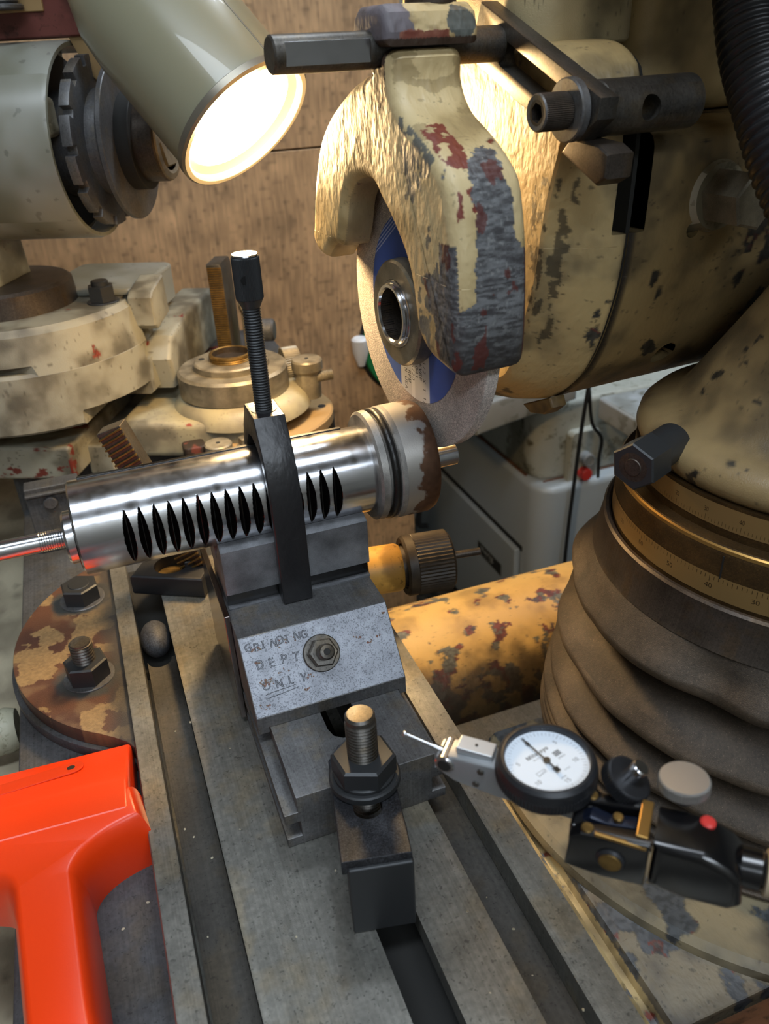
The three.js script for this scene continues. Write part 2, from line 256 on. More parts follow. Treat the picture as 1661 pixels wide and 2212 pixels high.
TUBES.forEach(([x, z, w, d, k], i) => {
  const t = thing('ceiling_light', ['long white fluorescent fitting over the grinding table', 'long white fluorescent fitting at the front of the ceiling', 'long white fluorescent fitting over the grey cabinet'][i], 'ceiling light', [x * 1000, 1800, z * 1000], 0);
  part(t, 'housing', box(-w * 500 - 20, w * 500 + 20, -10, 50, -d * 500 - 20, d * 500 + 20, 4), M.white);
  part(t, 'diffuser', box(-w * 500, w * 500, -16, -9, -d * 500, d * 500, 2), M.fluo);
  const l = new THREE.RectAreaLight(new THREE.Color().setRGB(...TUBE_COLOR), TUBE_POWER * k, w, d); l.position.set(x, (1780 + TABLE) / 1000, z); l.rotation.x = -Math.PI / 2; l.name = 'ceiling_light_glow'; scene.add(l);
});

// ================================================================ grinding table
{
  const t = thing('grinding_table', 'long dark iron grinding table with three slots along its top', 'machine table', [0, -28, 0]);
  const T = [[17, 0]];
  const sec = [[-34, 0], [-34, 28], [-20, 28], [-20, 0.5], [5.5, 0.5], [5.5, 28], [73, 28], [73, 14], [66, 14], [66, 3], [104, 3], [104, 14], [97, 14], [97, 28], [132.5, 28], [132.5, 9], [157, 9], [157, 28], [176, 28], [176, 0]];
  part(t, 'table_top', ext(sec, 'xy', -715, 60, 0.8), M.table);
  const floor1 = new THREE.Shape(); floor1.moveTo(-19.8, -557); floor1.absarc(-7.2, -557, 9.5, Math.PI, 0, true); floor1.lineTo(5.3, -557); floor1.lineTo(5.3, 60); floor1.lineTo(-19.8, 60);
  part(t, 'slot_floor', ext(floor1, 'xz', 0.6, 9, 0.5), M.slot);
  part(t, 'slot_floor', box(132.6, 156.9, 9, 9.6, -714, 59, 0.2), M.slot);
  part(t, 'slot_shade', box(-19.8, 5.3, 0.5, 1.2, -714, -545, 0.1), M.dark, { label: 'thin black sheet standing in for shade in the left slot' });  // black sheet paints shade into the slot instead of real depth
  part(t, 'slot_shade', box(66.2, 103.8, 3, 3.6, -714, 59, 0.1), M.dark, { label: 'thin black sheet standing in for shade in the middle slot' });  // painted shade again, laid along the middle slot
  part(t, 'paint_line', box(-34.9, -33.8, 12, 26.5, -452, 59, 0.3), M.redBrown, { label: 'thin line of red paint left along the rail' });
}
{
  const t = thing('lower_table', 'flat dark iron lower table under the grinding table', 'machine table', [0, -62, 0]);
  part(t, 'slab', box(-118, 170, 0, 34, -900, 80, 1.5), M.tableDark);
}
{
  const t = thing('machine_bed', 'cream painted machine bed casting with chipped paint around a round pad', 'machine bed', [0, FL, 0]);
  const Y = -FL;
  const sec = [[174, Y - 66], [192, Y - 72], [214, Y - 98], [223, Y - 104], [226, Y - 113], [231, Y - 113], [235, Y - 103], [240, Y - 101], [430, Y - 101], [430, Y - 190], [174, Y - 190]];
  part(t, 'right_way', painted(ext(sec, 'xy', -440, -192, 1.5), 2.3, (x, y, z) => { const flat = x > 233; return worn(x, y - Y, z, { amount: flat ? 0.10 : 0.0, scale: flat ? 22 : 16, dirt: x > 216 && x < 238 ? 1 : flat ? 0.8 : 0.45, seed: 3, red: flat ? 0.64 : 0.54, ...(flat ? { base: lin(0x857a64), base2: lin(0x6f6658), under: lin(0x55575a) } : {}) }); }), M.paintBase);
  part(t, 'round_pad', painted(cut(lathe([[176, Y - 102], [229, Y - 102], [229, Y - 101], [228, Y - 95], [223, Y - 91], [176, Y - 90], [176, Y - 102]], 'y', [453, 0, -368], 120), box(0, 900, Y - 200, Y, -191, 100, 1), box(460, 900, Y - 200, Y, -700, 100, 1), box(0, 900, Y - 200, Y, -700, -439, 1)), 2.4, (x, y, z) => worn(x, y - Y, z, { amount: 0.13 - 0.2 * sm(214, 226, Math.hypot(x - 453, z + 368)), scale: 30, dirt: 0.75, red: 0.7, seed: 8, base: lin(0x877c62), base2: lin(0x726a57), under: lin(0x4a4d4f) })), M.paintBase);
  part(t, 'left_casting', painted(ext(rrect(-330, -128, -560, -150, 30), 'xz', Y - 330, Y - 170, 10, 5), 7, (x, y, z) => z > -300 ? worn(x, y - Y, z, { amount: 0.08, scale: 24, dirt: 0.4, seed: 5, base: lin(0xc9bfa6), base2: lin(0xb5ab94), under: lin(0x5c6670) }) : worn(x, y - Y, z, { amount: -0.3, dirt: 0.6, base: lin(0xb9b097), base2: lin(0xa39a84) })), M.paintBase);
  part(t, 'left_casting', painted(box(-420, -126, Y - 300, Y - 120, -1300, -575, 14), 14, (x, y, z) => worn(x, y - Y, z, { amount: -0.3, dirt: 0.55, base: lin(0xb9b097), base2: lin(0xa39a84) })), M.paintBase);
  part(t, 'saddle', box(-105, 150, Y - 190, Y - 62.5, -900, 40, 3), M.tableDark);
  part(t, 'bed', box(-122, 260, Y - 190, Y + 21, -1300, -912, 4), M.tableDark);
  part(t, 'pedestal', box(-460, 174, 0, Y - 190.5, -1300, -60, 12), M.beige);
  part(t, 'pedestal', box(175, 740, 0, Y - 190.5, -560, -60, 12), M.tableDark);  // dark material stands in for the shaded void below the cross tube
}
{
  const t = thing('clamp_handle', 'short cream handle stub at the left edge of the lower table', 'handle', [-140, -93, -610]);
  part(t, 'grip', lathe([[0, -60], [16, -58], [20, -50], [20, -8], [17, 0], [0, 0]], 'x', [4, 0, 0], 32), M.greenGrey);
  part(t, 'collar', cyl('x', [0, 0, 0], 24, -95, -58, 2), M.dark);
}
{
  const t = thing('tray_rim', 'rusty brown rounded tray rim in front of the cream base', 'tray', [225, -165, -132]);
  part(t, 'rim', cyl('x', [0, 55, 0], 55, 0, 420, 12, 64), M.rust);
  part(t, 'plate', box(4, 416, -18, 4, -40, 80, 2), M.rust);
}
// ---------------------------------------------------------------- swivel plate at the table's left side
{
  const t = thing('swivel_plate', 'half-round brown swivel plate with flaking paint left of the table', 'clamp plate', [-34, -28, -588]);
  const cx = 52.7, R = 137, a0 = Math.acos(-52.7 / R);
  const s = new THREE.Shape(); const pts = [];
  for (let i = 0; i <= 60; i++) { const a = a0 + (2 * Math.PI - 2 * a0) * i / 60; pts.push([cx + R * Math.cos(a), R * Math.sin(a)]); }
  // x right, z towards the viewer; finish near the rail with the ogee
  const P = pts.filter(([x]) => x < -22).sort((p, q) => q[1] - p[1]);
  const outline = [[0, 140], [-6, 130], [-14, 122], ...P, [0, -126]];
  part(t, 'top_plate', painted(ext(outline, 'xz', 9, 22, 1.2), 1.7, (x, y, z, nx, ny) => {
    const bare = lin(0x4f352c), tanp = lin(0x9c8058), grey = lin(0x40413f), hole1 = Math.hypot(x + 27, z - 46), hole2 = Math.hypot(x + 27, z + 66);
    const wx = x + 10 * (fbm(x / 7, 0, z / 7, 4) - 0.5), wz = z + 10 * (fbm(x / 7, 9, z / 7, 4) - 0.5);
    let c = mix(bare, lin(0x5f4030), sm(0.4, 0.6, fbm(x / 24, 1, z / 24, 4))); c = mix(c, lin(0x7a6248), 0.6 * sm(0.5, 0.7, fbm(x / 16 + 8, 1, z / 16, 4)));
    const n = fbm(wx / 15 + 4, 3, wz / 15, 4) + 0.24 * Math.exp(-((x + 26) ** 2 / 420 + (z + 8) ** 2 / 900)) + 0.14 * Math.exp(-((x + 58) ** 2 / 260 + (z - 14) ** 2 / 260)) - 0.05 + 0.12 * sm(60, 100, z) * sm(-60, -20, x);
    if (n > 0.565) c = mix(tanp, lin(0x7d6647), vn(x / 1.6, 0, z / 1.6));
    const g = Math.min(hole1, hole2) + 14 * (fbm(x / 10, 5, z / 10, 3) - 0.5); c = mix(grey, c, sm(20, 29, g));
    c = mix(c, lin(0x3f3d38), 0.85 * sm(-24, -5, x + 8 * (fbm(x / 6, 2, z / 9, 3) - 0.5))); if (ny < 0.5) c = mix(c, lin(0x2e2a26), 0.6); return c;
  }), M.paintFlat);
  part(t, 'scale_ring', ext(outline.map(([x, z]) => [x * 1.045, z * 1.03]).map(([x, z]) => [Math.min(x, 0), z]), 'xz', 0, 9, 0.8), M.tableDark);
  const b1 = part(t, 'nut', [hexp('y', [0, 0, 0], 29, 22, 39, 0.25)], M.oxide, { at: [-27, 0, 46] });
  part(b1, 'stud', thread('y', [0, 0, 0], 8.6, 30, 56, 2.6, 1), M.darkSteel);
  part(b1, 'washer', cyl('y', [0, 0, 0], 19.5, 21.5, 23.2, 0.6), M.groundDark);
  const b2 = part(t, 'bolt', [hexp('y', [0, 0, 0], 29, 22, 38, 0.1), cyl('y', [0, 0, 0], 9.5, 30, 38.6, 1)], M.oxide, { at: [-27, 0, -66] });
  part(b2, 'washer', cyl('y', [0, 0, 0], 19.5, 21.5, 23.2, 0.6), M.groundDark);
}
{
  const t = thing('ball_knob', 'dull grey ball lying in the pocket of the left table slot', 'knob', [-7, -27, -580]);
  part(t, 'ball', new THREE.SphereGeometry(12.5, 32, 20).scale(1, 1.05, 1.6).translate(0, 12.5, 0), std({ color: 0x5c5e64, roughness: 0.6, map: rep(T_cast, 0.06) }));
}
// ---------------------------------------------------------------- orange hammer
{
  const t = thing('hammer', 'orange plastic dead blow hammer lying across the lower table', 'hammer', [-84, -28, -390]);
  const head = ext([[-76, 6], [-72, 18], [-62, 27], [-22, 40], [-14, 43], [8, 43], [13, 40], [15, 30], [16, 4], [12, 0], [-70, 0]], 'zy', -190, 43, 3, 4).rotateY(-0.05);
  part(t, 'head', head, M.orange);
  const slot = part(t, 'recess', ext(rrect(-170, 16, -7.5, 7.5, 7), 'xz', 0, 1.0, 0.3), phy({ color: 0xd93a0a, roughness: 0.45 }), { at: [0, 32.2, -46], rot: [-18.5, 3, 0] });
  part(slot, 'hang_hole', cyl('y', [8, 0, 0], 2.6, 0.6, 1.4, 0.2, 20), M.dark);
  const s = new THREE.Shape();
  s.moveTo(-75, -4); s.lineTo(42, -4); s.lineTo(44, 15); s.bezierCurveTo(14, 20, 6, 34, 4, 44); s.lineTo(9, 125); s.lineTo(20, 230); s.lineTo(-6, 230); s.lineTo(-13, 125); s.lineTo(-20, 44); s.bezierCurveTo(-22, 34, -28, 20, -75, 15);
  const g = new THREE.ExtrudeGeometry(s, { depth: 12, bevelEnabled: true, bevelThickness: 29, bevelSize: 8, bevelOffset: 0, bevelSegments: 8, curveSegments: 24 }).rotateX(-Math.PI / 2).scale(1, 1, -1);
  const q = clean(g), A = q.attributes.position.array; for (let i = 0; i < A.length; i += 9) for (let c = 0; c < 3; c++) { const u = A[i + 3 + c]; A[i + 3 + c] = A[i + 6 + c]; A[i + 6 + c] = u; }
  // keep only what lies above the table: the outline swells to the parting line
  for (let i = 1; i < A.length; i += 3) A[i] = Math.max(0, A[i] + 1.5);
  part(t, 'handle', toCreasedNormals(q, 0.5), M.orange);
}

{ // tiny pale chips lying about
  const t = thing('grit_chips', 'tiny pale grit chips scattered over the table lands and slots', 'chips', [0, 0, -300]);
  rs = 991; const g = []; for (const [x, y, z] of [[-8, -18.9, -470], [3, 0, -455], [-15, -18.9, -380], [-2, -18.9, -352], [-10, -18.9, -372], [62, 0, -300], [120, 0, -250], [142, -18.3, -215], [140, -18.3, -262], [25, 0, -420], [18, 0, -350], [165, 0, -330], [150, 0, -180], [-60, -27.9, -330], [-45, -27.9, -345], [30, 0, -270], [-14, -18.9, -300], [146, -18.3, -240], [44, 0, -505], [112, 0, -205]]) g.push(new THREE.IcosahedronGeometry(0.5 + rnd() * 0.6, 0).scale(1.2, 0.5, 0.9).rotateY(rnd() * 3).translate(x + rnd() * 3, y + 0.25, z + 300 + rnd() * 4));
  part(t, 'chips', g, M.beige, { kind: 'stuff' }); t.userData.kind = 'stuff';
}
// ================================================================ what is clamped on the table
{
  const t = thing('base_block', 'dark steel block with side grooves and an open slot under the engraved angle block', 'fixture block', [0, 0, -324]);
  const sec = [[43, 0], [145, 0], [145, 7], [136, 7], [136, 19], [145, 19], [145, 27], [138, 27], [138, 39], [51, 39], [51, 27], [43, 27], [43, 19], [52, 19], [52, 7], [43, 7]];
  const slot = new THREE.Shape(); slot.moveTo(81, 20); slot.lineTo(81, -30); slot.absarc(94, -30, 13, Math.PI, 0, true); slot.lineTo(107, 20);   // x, -z
  let g = ext(sec, 'xy', -150, 0, 0.7);
  g = cut(g, ext([[84, -200], [84, -45], [86, -38], [91, -34], [97, -34], [102, -38], [105, -45], [105, -200]], 'xz', -5, 60, 0));
  part(t, 'block', toCreasedNormals(g, 0.4), M.groundDark);
}
{
  const t = thing('angle_block', 'ground steel angle block with words scratched on its sloping face', 'fixture block', [0, 35, -385]);
  const sec = [[-6.5, 0], [0, 0], [0, 13], [-33.2, 53], [-150, 53], [-150, 4.2], [-6.5, 4.2]].map(([z, y]) => [z, y]);
  let g = ext([[0, 4.4], [0, 13], [-33.2, 53], [-140, 53], [-140, 4.4]], 'zy', 43, 144, 0.7);
  part(t, 'body', g, M.groundDark);
  part(t, 'foot', box(43, 50.4, 0, 4.8, -140, 0, 0.5), M.groundDark); part(t, 'foot', box(138.6, 144, 0, 4.8, -140, 0, 0.5), M.groundDark);
  part(t, 'side_plate', box(39, 42.8, -30, 58, -150, -52, 0.5), M.mirror, { label: 'polished dark side plate' });
  // sloping face plate: local frame x right, y up the slope, z out
  const face = canvasTex(1024, 540, (c, w, h) => {
    const im = c.createImageData(w, h); for (let y = 0; y < h; y++) for (let x = 0; x < w; x++) { const n = fbm(x / 60, y / 60, 1, 4), f = vn(x / 2, y / 2, 7), s = fbm(x / 7, y / 7, 3, 2); let v = 168 + 46 * (n - 0.5) + 22 * (f - 0.5) - (s > 0.66 ? 34 : 0); const i = (y * w + x) * 4; im.data[i] = v; im.data[i + 1] = v; im.data[i + 2] = v + 4; im.data[i + 3] = 255; } c.putImageData(im, 0, 0);
    c.strokeStyle = c.fillStyle = 'rgba(30,30,32,0.9)'; c.lineCap = 'round';
    const put = (txt, x, y, s, gap) => { [...txt].forEach((k, i) => { c.save(); c.translate(x + i * gap, y + (i % 2 ? 3 : -2)); c.rotate(((i * 37) % 7 - 3) * 0.035); c.font = `${s}px sans-serif`; c.lineWidth = 3; c.strokeText(k, 0, 0); c.restore(); }); };
    put('GRINDING', 26, 100, 74, 54); put('DEPT', 70, 232, 84, 82); put('ONLY', 80, 378, 76, 84);
    c.lineWidth = 3; c.beginPath(); c.moveTo(90, 405); c.bezierCurveTo(150, 392, 240, 398, 300, 388); c.moveTo(90, 432); c.bezierCurveTo(160, 424, 240, 418, 310, 410); c.stroke();
    rs = 77; const blot = (x, y, n, r) => { for (let i = 0; i < n; i++) { c.fillStyle = `rgba(${88 + rnd() * 30},${60 + rnd() * 16},${48},0.75)`; c.beginPath(); c.arc(x + (rnd() - 0.5) * r * 2, y + (rnd() - 0.5) * r, 1.5 + rnd() * 5.5, 0, 7); c.fill(); } };
    blot(110, 325, 40, 45); blot(95, 90, 14, 30); blot(85, 180, 12, 14); blot(400, 360, 12, 22); blot(770, 190, 12, 26); blot(850, 240, 8, 16); blot(920, 215, 8, 16); blot(60, 480, 10, 40); blot(990, 70, 10, 12); blot(360, 440, 9, 20); blot(220, 290, 7, 60); blot(300, 90, 12, 60);
    c.fillStyle = 'rgba(60,58,60,0.5)'; for (let i = 0; i < 260; i++) c.fillRect(600 + rnd() * 400, rnd() * 200, 1 + rnd() * 4, 1 + rnd() * 3);
  });
  const fp = tr(new THREE.BoxGeometry(99.6, 50.6, 0.5), 0, 0, 0);
  part(t, 'engraved_face', fp, std({ map: face, color: 0xdde3ea, roughness: 0.42, metalness: 0.4, bumpMap: face, bumpScale: 0.0002 }), { keepUV: true, at: [93.5, 33.05, -16.5], rot: [-39.7, 0, 0] });
  const n = part(t, 'washer', cyl('z', [0, 0, 0], 12.2, 0, 2.2, 0.6), M.darkSteel, { at: [93, 36.5, -18.2], rot: [-39.7, 0, 0] });
  part(n, 'nut', hexp('z', [0, 0, 0], 17, 2, 10, 0.4), M.darkSteel);
  part(n, 'stud', [cyl('z', [0, 0, 0], 5.2, 8, 21, 1), lathe([[2.4, 20.6], [4.2, 21.2], [2.2, 21.6]], 'z', [0, 0, 0], 24)], M.darkSteel);
  part(n, 'stud_centre', cyl('z', [0, 0, 0], 2.2, 20.4, 21.15, 0.2, 20), M.dark);
}
{
  const t = thing('vee_block', 'grey ground steel vee block carrying the round tool holder', 'vee block', [0, 88, -479]);
  const sec = [[29, 0], [29, 1], [24, 1], [24, 11], [29, 12], [29, 45], [21, 47.9], [4, 30.9], [4, 26], [-4, 26], [-4, 30.9], [-21, 47.9], [-29, 45], [-29, 12], [-24, 11], [-24, 1], [-29, 1], [-29, 0]];
  part(t, 'block', ext(sec, 'zy', 44.6, 145, 0.7), M.ground);
  part(t, 'groove', box(44.9, 144.7, 1, 11.5, 23.6, 24.5, 0.1), M.glossBlack, { label: 'black side groove' });
}
{
  const t = thing('tool_holder', 'polished round steel tool holder shank with a row of toothed notches', 'tool holder', [0, 157.5, -479]);
  const R = 30;
  // shank: a fine grid whose radius is cut by the vee teeth on the front side
  const NX = 560, NA = 250, x0 = -37, x1 = 156, P = 8.83, first = -6.7, teeth = 16, th0 = 0.30, pos = [], idx = [];
  const zone = (x) => { const k = Math.round((x - first) / P); if (k < 0 || k >= teeth) return 99; return Math.abs(x - (first + k * P)); };
  for (let i = 0; i <= NX; i++) {
    const x = x0 + (x1 - x0) * i / NX;
    for (let j = 0; j <= NA; j++) {
      const a = j / NA * Math.PI * 2, c = Math.cos(a - th0 * 0 + 0.0); let r = R;   // angle from the front (z), upwards
      const q = Math.cos(a + 0.02); const d = zone(x);
      if (q > 0.5) { const h = 23.6 + Math.max(0, d - 0.3) * 2.25; r = Math.min(R, h / q); }
      if (i < 3) r = Math.min(r, R - (3 - i) * 0.35);
      pos.push(x, r * Math.sin(a), r * Math.cos(a));
    }
  }
  for (let i = 0; i < NX; i++) for (let j = 0; j < NA; j++) { const a = i * (NA + 1) + j, b = a + NA + 1; idx.push(a, a + 1, b, b, a + 1, b + 1); }
  const g = new THREE.BufferGeometry(); g.setAttribute('position', new THREE.Float32BufferAttribute(pos, 3)); g.setIndex(idx);
  const g2 = toCreasedNormals(g, 0.35); g2.setAttribute('uv', new THREE.BufferAttribute(new Float32Array(g2.attributes.position.count * 2), 2));
  // notch walls are blackened: split by depth below the skin
  const A = g2.attributes.position.array, N = g2.attributes.normal.array, S = [[], []], SN = [[], []];
  for (let t3 = 0; t3 < A.length; t3 += 9) { let dm = 0; for (let k = 0; k < 9; k += 3) dm = Math.max(dm, R - Math.hypot(A[t3 + k + 1], A[t3 + k + 2])); const mx = (A[t3] + A[t3 + 3] + A[t3 + 6]) / 3; const w = dm > 0.12 && mx > -30 ? 1 : 0; for (let k = 0; k < 9; k++) { S[w].push(A[t3 + k]); SN[w].push(N[t3 + k]); } }
  const mk = (i) => { const q = new THREE.BufferGeometry(); q.setAttribute('position', new THREE.Float32BufferAttribute(S[i], 3)); q.setAttribute('normal', new THREE.Float32BufferAttribute(SN[i], 3)); return q; };
  const sh = part(t, 'shank', [mk(0), lathe([[0, -37], [28.9, -37]], 'x', [0, 0, 0], 90)], M.polished);
  part(sh, 'teeth', mk(1), M.glossBlack, { label: 'black notches cut across the shank' });
  part(t, 'back_groove', box(-30, 142, 27.6, 29.6, -11, -8, 0.3), M.glossBlack, { label: 'black line along the top' });  // thin black strip laid along the top
  const fl = part(t, 'flange', lathe([[0, 154], [36, 154], [38, 155.5], [38.4, 160], [36, 161], [35.4, 162], [35.4, 167.4], [38.8, 168], [39.6, 169], [39.6, 192], [38, 195.6], [0, 196]], 'x', [0, 1.5, 0], 96, 0.6), M.satin);
  part(fl, 'seal', new THREE.TorusGeometry(36.6, 2.6, 12, 80).rotateY(Math.PI / 2).translate(165, 1.5, 0), M.rubber, { label: 'black rubber ring' });
  part(fl, 'rust_band', painted(lathe([[39.7, 172], [39.75, 178], [39.75, 184], [39.75, 192.2], [38.1, 195.9], [12, 196.3]], 'x', [0, 1.5, 0], 96, 0.6), 1.6, (x, y, z) => { const n = fbm(x / 9, y / 11, z / 11, 4) + 0.03 * (x - 182); return mix(lin(0xb0aca6), mix(lin(0x5e4638), lin(0x7a5c48), vn(x / 3, y / 3, z / 3)), sm(0.5, 0.56, n)); }), M.stained, { label: 'brown stained outer edge' });
  part(t, 'pin', cyl('x', [0, -3.5, 0], 7.6, 195, 224, 0.8), M.polished);
  const rod = part(t, 'draw_rod', [cyl('x', [0, -4.8, 0], 6.2, -240, -48, 0.6), thread('x', [0, -4.8, 0], 6.5, -60, -40, 1.4, 0.5)], M.shiny);
  part(rod, 'collar', lathe([[6, -44.5], [15.5, -44.5], [17, -43], [17, -38.5], [15.5, -37.2], [6, -37.2]], 'x', [0, -5.5, 0], 60), M.shiny);
  part(rod, 'shadow_gap', cyl('x', [0, -5, 0], 22, -38.2, -36.6, 0.2), M.glossBlack, { label: 'black disc shown as the shadow gap behind the collar' });  // black disc put in for the shade between collar and shank
}
{
  const t = thing('screw_clamp', 'black hoop clamp with a long threaded screw over the tool holder', 'clamp', [90, 88, -479]);
  const outer = [[38, 1], [38, 60], [37, 78], [33, 94], [26, 108], [18, 119], [14, 126], [-14, 126], [-18, 119], [-26, 108], [-33, 94], [-37, 78], [-38, 60], [-38, 1], [-25, 1], [-25, 10], [-31, 13], [-31.2, 66], [-29, 82], [-24, 95], [-14, 105], [0, 108], [14, 105], [24, 95], [29, 82], [31.2, 66], [31, 13], [25, 10], [25, 1]];
  part(t, 'hoop', ext(outer, 'zy', -10.2, 10.2, 1.0, 3), M.blackCast);
  const s = part(t, 'screw', [thread('y', [0, 0, 0], 5.6, 100, 196, 1.75, 0.75)], M.oxide);
  const k = part(s, 'knob', knurl('y', [0, 0, 0], 8.3, 196, 221, 64, 0.28), M.oxide);
  part(s, 'cross_hole', cyl('z', [-3, 209, 0], 2.4, 4, 7.75, 0.1, 24), std({ color: 0x060606, roughness: 1 }));
  part(s, 'knob_end', lathe([[0, 221], [7.4, 221], [7.8, 221.5], [7.4, 222.4], [0, 222.6]], 'y', [0, 0, 0]), M.polished, { label: 'bright turned top of the knob' });
  part(s, 'cone', lathe([[8, 196.3], [5.4, 191], [5, 191]], 'y', [0, 0, 0]), M.oxide);
  part(t, 'lug_nut', lathe([[5.6, 126.4], [8.4, 126.4], [8.4, 125], [5.6, 125]], 'y', [0, 0, 0]), M.oxide);
}
// ---------------------------------------------------------------- strap clamp in front
{
  const t = thing('strap_clamp', 'black strap clamp with stud and nut holding the base block', 'clamp', [61.4, 0, -258.3], -12);
  part(t, 'heel_block', box(0, 34, 0, 51, -26, 0, 1.2), M.oxide);
  const slot = new THREE.Shape(); slot.absarc(0, 0, 7.8, Math.PI, 0, false);
  const sh = new THREE.Shape(); [[-3, -3], [33.5, -3], [33.5, -82], [26, -95], [4, -95], [-3, -82]].forEach(([x, z], i) => i ? sh.lineTo(x, z) : sh.moveTo(x, z));
  const ho = new THREE.Path(); ho.moveTo(6.4, -72); ho.lineTo(6.4, -44); ho.absarc(15.2, -38, 8.8, Math.PI, 0, true); ho.lineTo(24, -72); ho.absarc(15.2, -72, 8.8, 0, Math.PI, true); sh.holes.push(ho);
  const bar = ext(sh, 'xz', 0, 8.5, 0.9, 2);
  part(t, 'strap', bar, M.phosphate, { at: [0, 47.5, 1.5], rot: [-7.3, 0, 0] });
  const w = part(t, 'washer', lathe([[9.4, 0], [19.6, 0], [20.3, 0.8], [20.3, 4.2], [19.4, 5], [9.4, 5]], 'y', [0, 0, 0], 64), M.oxide, { at: [16.4, 49.8, -59], rot: [-3, 0, 0] });
  part(w, 'nut', [hexp('y', [0, 0, 0], 32, 6.2, 19, 0.32), cyl('y', [0, 0, 0], 17.4, 4.6, 7.6, 0.8)], M.oxide);
  part(w, 'stud', [thread('y', [0, 0, 0], 8.8, -20, 44, 2.1, 0.9), lathe([[7.8, 44], [8.4, 44.6], [8.4, 46.6], [7.2, 48], [0, 48.6]], 'y', [0, 0, 0], 36)], M.darkSteel);
}
// ---------------------------------------------------------------- dial test indicator
{
  const t = thing('dial_indicator', 'small dial test indicator with a white face and fine steel feeler', 'dial gauge', [135, 155, -201], -43.7);
  part(t, 'body', ext([[-46, -8.6], [-46, -16], [-38, -20.5], [-18, -23], [16, -23], [16, -9], [-15, -6.2], [-22, -5.6], [-38, -6.4]], 'xy', -1, 11, 1.4, 3).translate(0, 0, -5), std({ color: 0x9b9ea1, roughness: 0.4, metalness: 0.5 }));
  part(t, 'dovetail', [box(-38, -22, -6.2, -2.8, -5, 3.2, 0.6)], std({ color: 0xc2c5c8, roughness: 0.35, metalness: 0.7 }));
  part(t, 'pivot', [cyl('z', [-42, -11.5, 0], 4.4, -6, 7, 0.6)], M.polished);
  part(t, 'pivot_hole', cyl('z', [-42, -11.5, 0], 3, 6.4, 7.3, 0.2), M.dark);
  part(t, 'dovetail_screw', [cyl('z', [-26, -10, 0], 1.5, 5.6, 6.8, 0.2, 16), cyl('z', [-28, -18, 0], 1.5, 5.6, 6.6, 0.2, 16), cyl('y', [-30, 0, -1], 0.7, -3, -2.5, 0.1, 12)], M.darkSteel);
  const st = part(t, 'feeler', tube([[-43, -9.4, 1], [-50, -7.4, 1.4], [-61.5, -4.2, 2.2]], 0.95, 20, 12), M.polished);
  part(st, 'ball_tip', new THREE.SphereGeometry(1.3, 16, 12).translate(-61.5, -4.2, 2.2), M.shiny);
  part(st, 'collar', tube([[-44, -9.2, 1], [-48.5, -7.9, 1.3]], 1.5, 6, 12), M.polished);
  const bz = part(t, 'bezel', [lathe([[14, -9.5], [18.5, -9.5], [20.3, -8], [20.6, -1.5], [20, 1.2], [18.6, 2.6], [17.5, 2.8], [17.2, 1.2], [17.2, -1], [10, -1]], 'y', [0, 0, 0], 96), knurl('y', [0, 0, 0], 20.9, -8, -2.5, 90, 0.45)], M.black);
  part(bz, 'bright_ring', lathe([[17.2, 1.0], [17.9, 1.8], [17.2, 2.2]], 'y', [0, 0, 0], 80), M.polished);
  const dial = canvasTex(1024, 1024, (c, w) => {
    c.fillStyle = '#dbe4ee'; c.fillRect(0, 0, w, w); c.translate(w / 2, w / 2); c.rotate(-57 * Math.PI / 180); c.fillStyle = c.strokeStyle = '#22262c';
    for (let i = 0; i < 60; i++) { c.save(); c.rotate(i / 60 * Math.PI * 2); c.lineWidth = i % 2 ? 2.5 : 4; c.beginPath(); c.moveTo(0, -480); c.lineTo(0, i % 10 ? -430 : -410); c.stroke(); c.restore(); }
    c.textAlign = 'center'; c.textBaseline = 'middle'; c.font = '76px sans-serif';
    ['0', '5', '10', '15', '10', '5'].forEach((n, i) => { const a = i * Math.PI / 3; c.fillText(n, 350 * Math.sin(a), -350 * Math.cos(a)); });
    c.font = 'bold 78px sans-serif'; c.fillText('Mitutoyo', 0, -170); c.font = '30px sans-serif'; c.fillText('No. 513-', -60, -105);
    for (let k = 0; k < 4; k++) c.fillRect(150, -70 + k * 20, 100, 13); c.font = '34px sans-serif'; c.fillText('JEWELS', 210, 40);
    c.font = '44px sans-serif'; c.fillText('.0005"', 20, 120); c.font = '30px sans-serif'; c.fillText('0-15-0', 130, 215); c.fillText('JAPAN', 0, 285);
    c.lineWidth = 4; c.strokeRect(-230, 60, 130, 44); c.beginPath(); c.moveTo(-230, 120); c.lineTo(-100, 76); c.stroke();
  });
  part(t, 'dial_face', new THREE.CircleGeometry(17.3, 64).rotateX(-Math.PI / 2).translate(0, -0.4, 0), std({ map: dial, roughness: 0.5 }), { keepUV: true });
  const a = Math.atan2(-0.84, 0.54); const nd = part(t, 'needle', [box(-0.28, 0.28, 0.5, 0.75, -15, 6, 0.05), box(-0.6, 0.6, 0.5, 0.8, -12.4, -10.6, 0.1), box(-1.1, 1.1, 0.5, 0.8, 4.6, 7, 0.3)], M.dark, { rot: [0, 57, 0] });
  part(nd, 'hub', cyl('y', [0, 0, 0], 1.5, 0.2, 1.3, 0.2, 24), M.darkSteel);
}
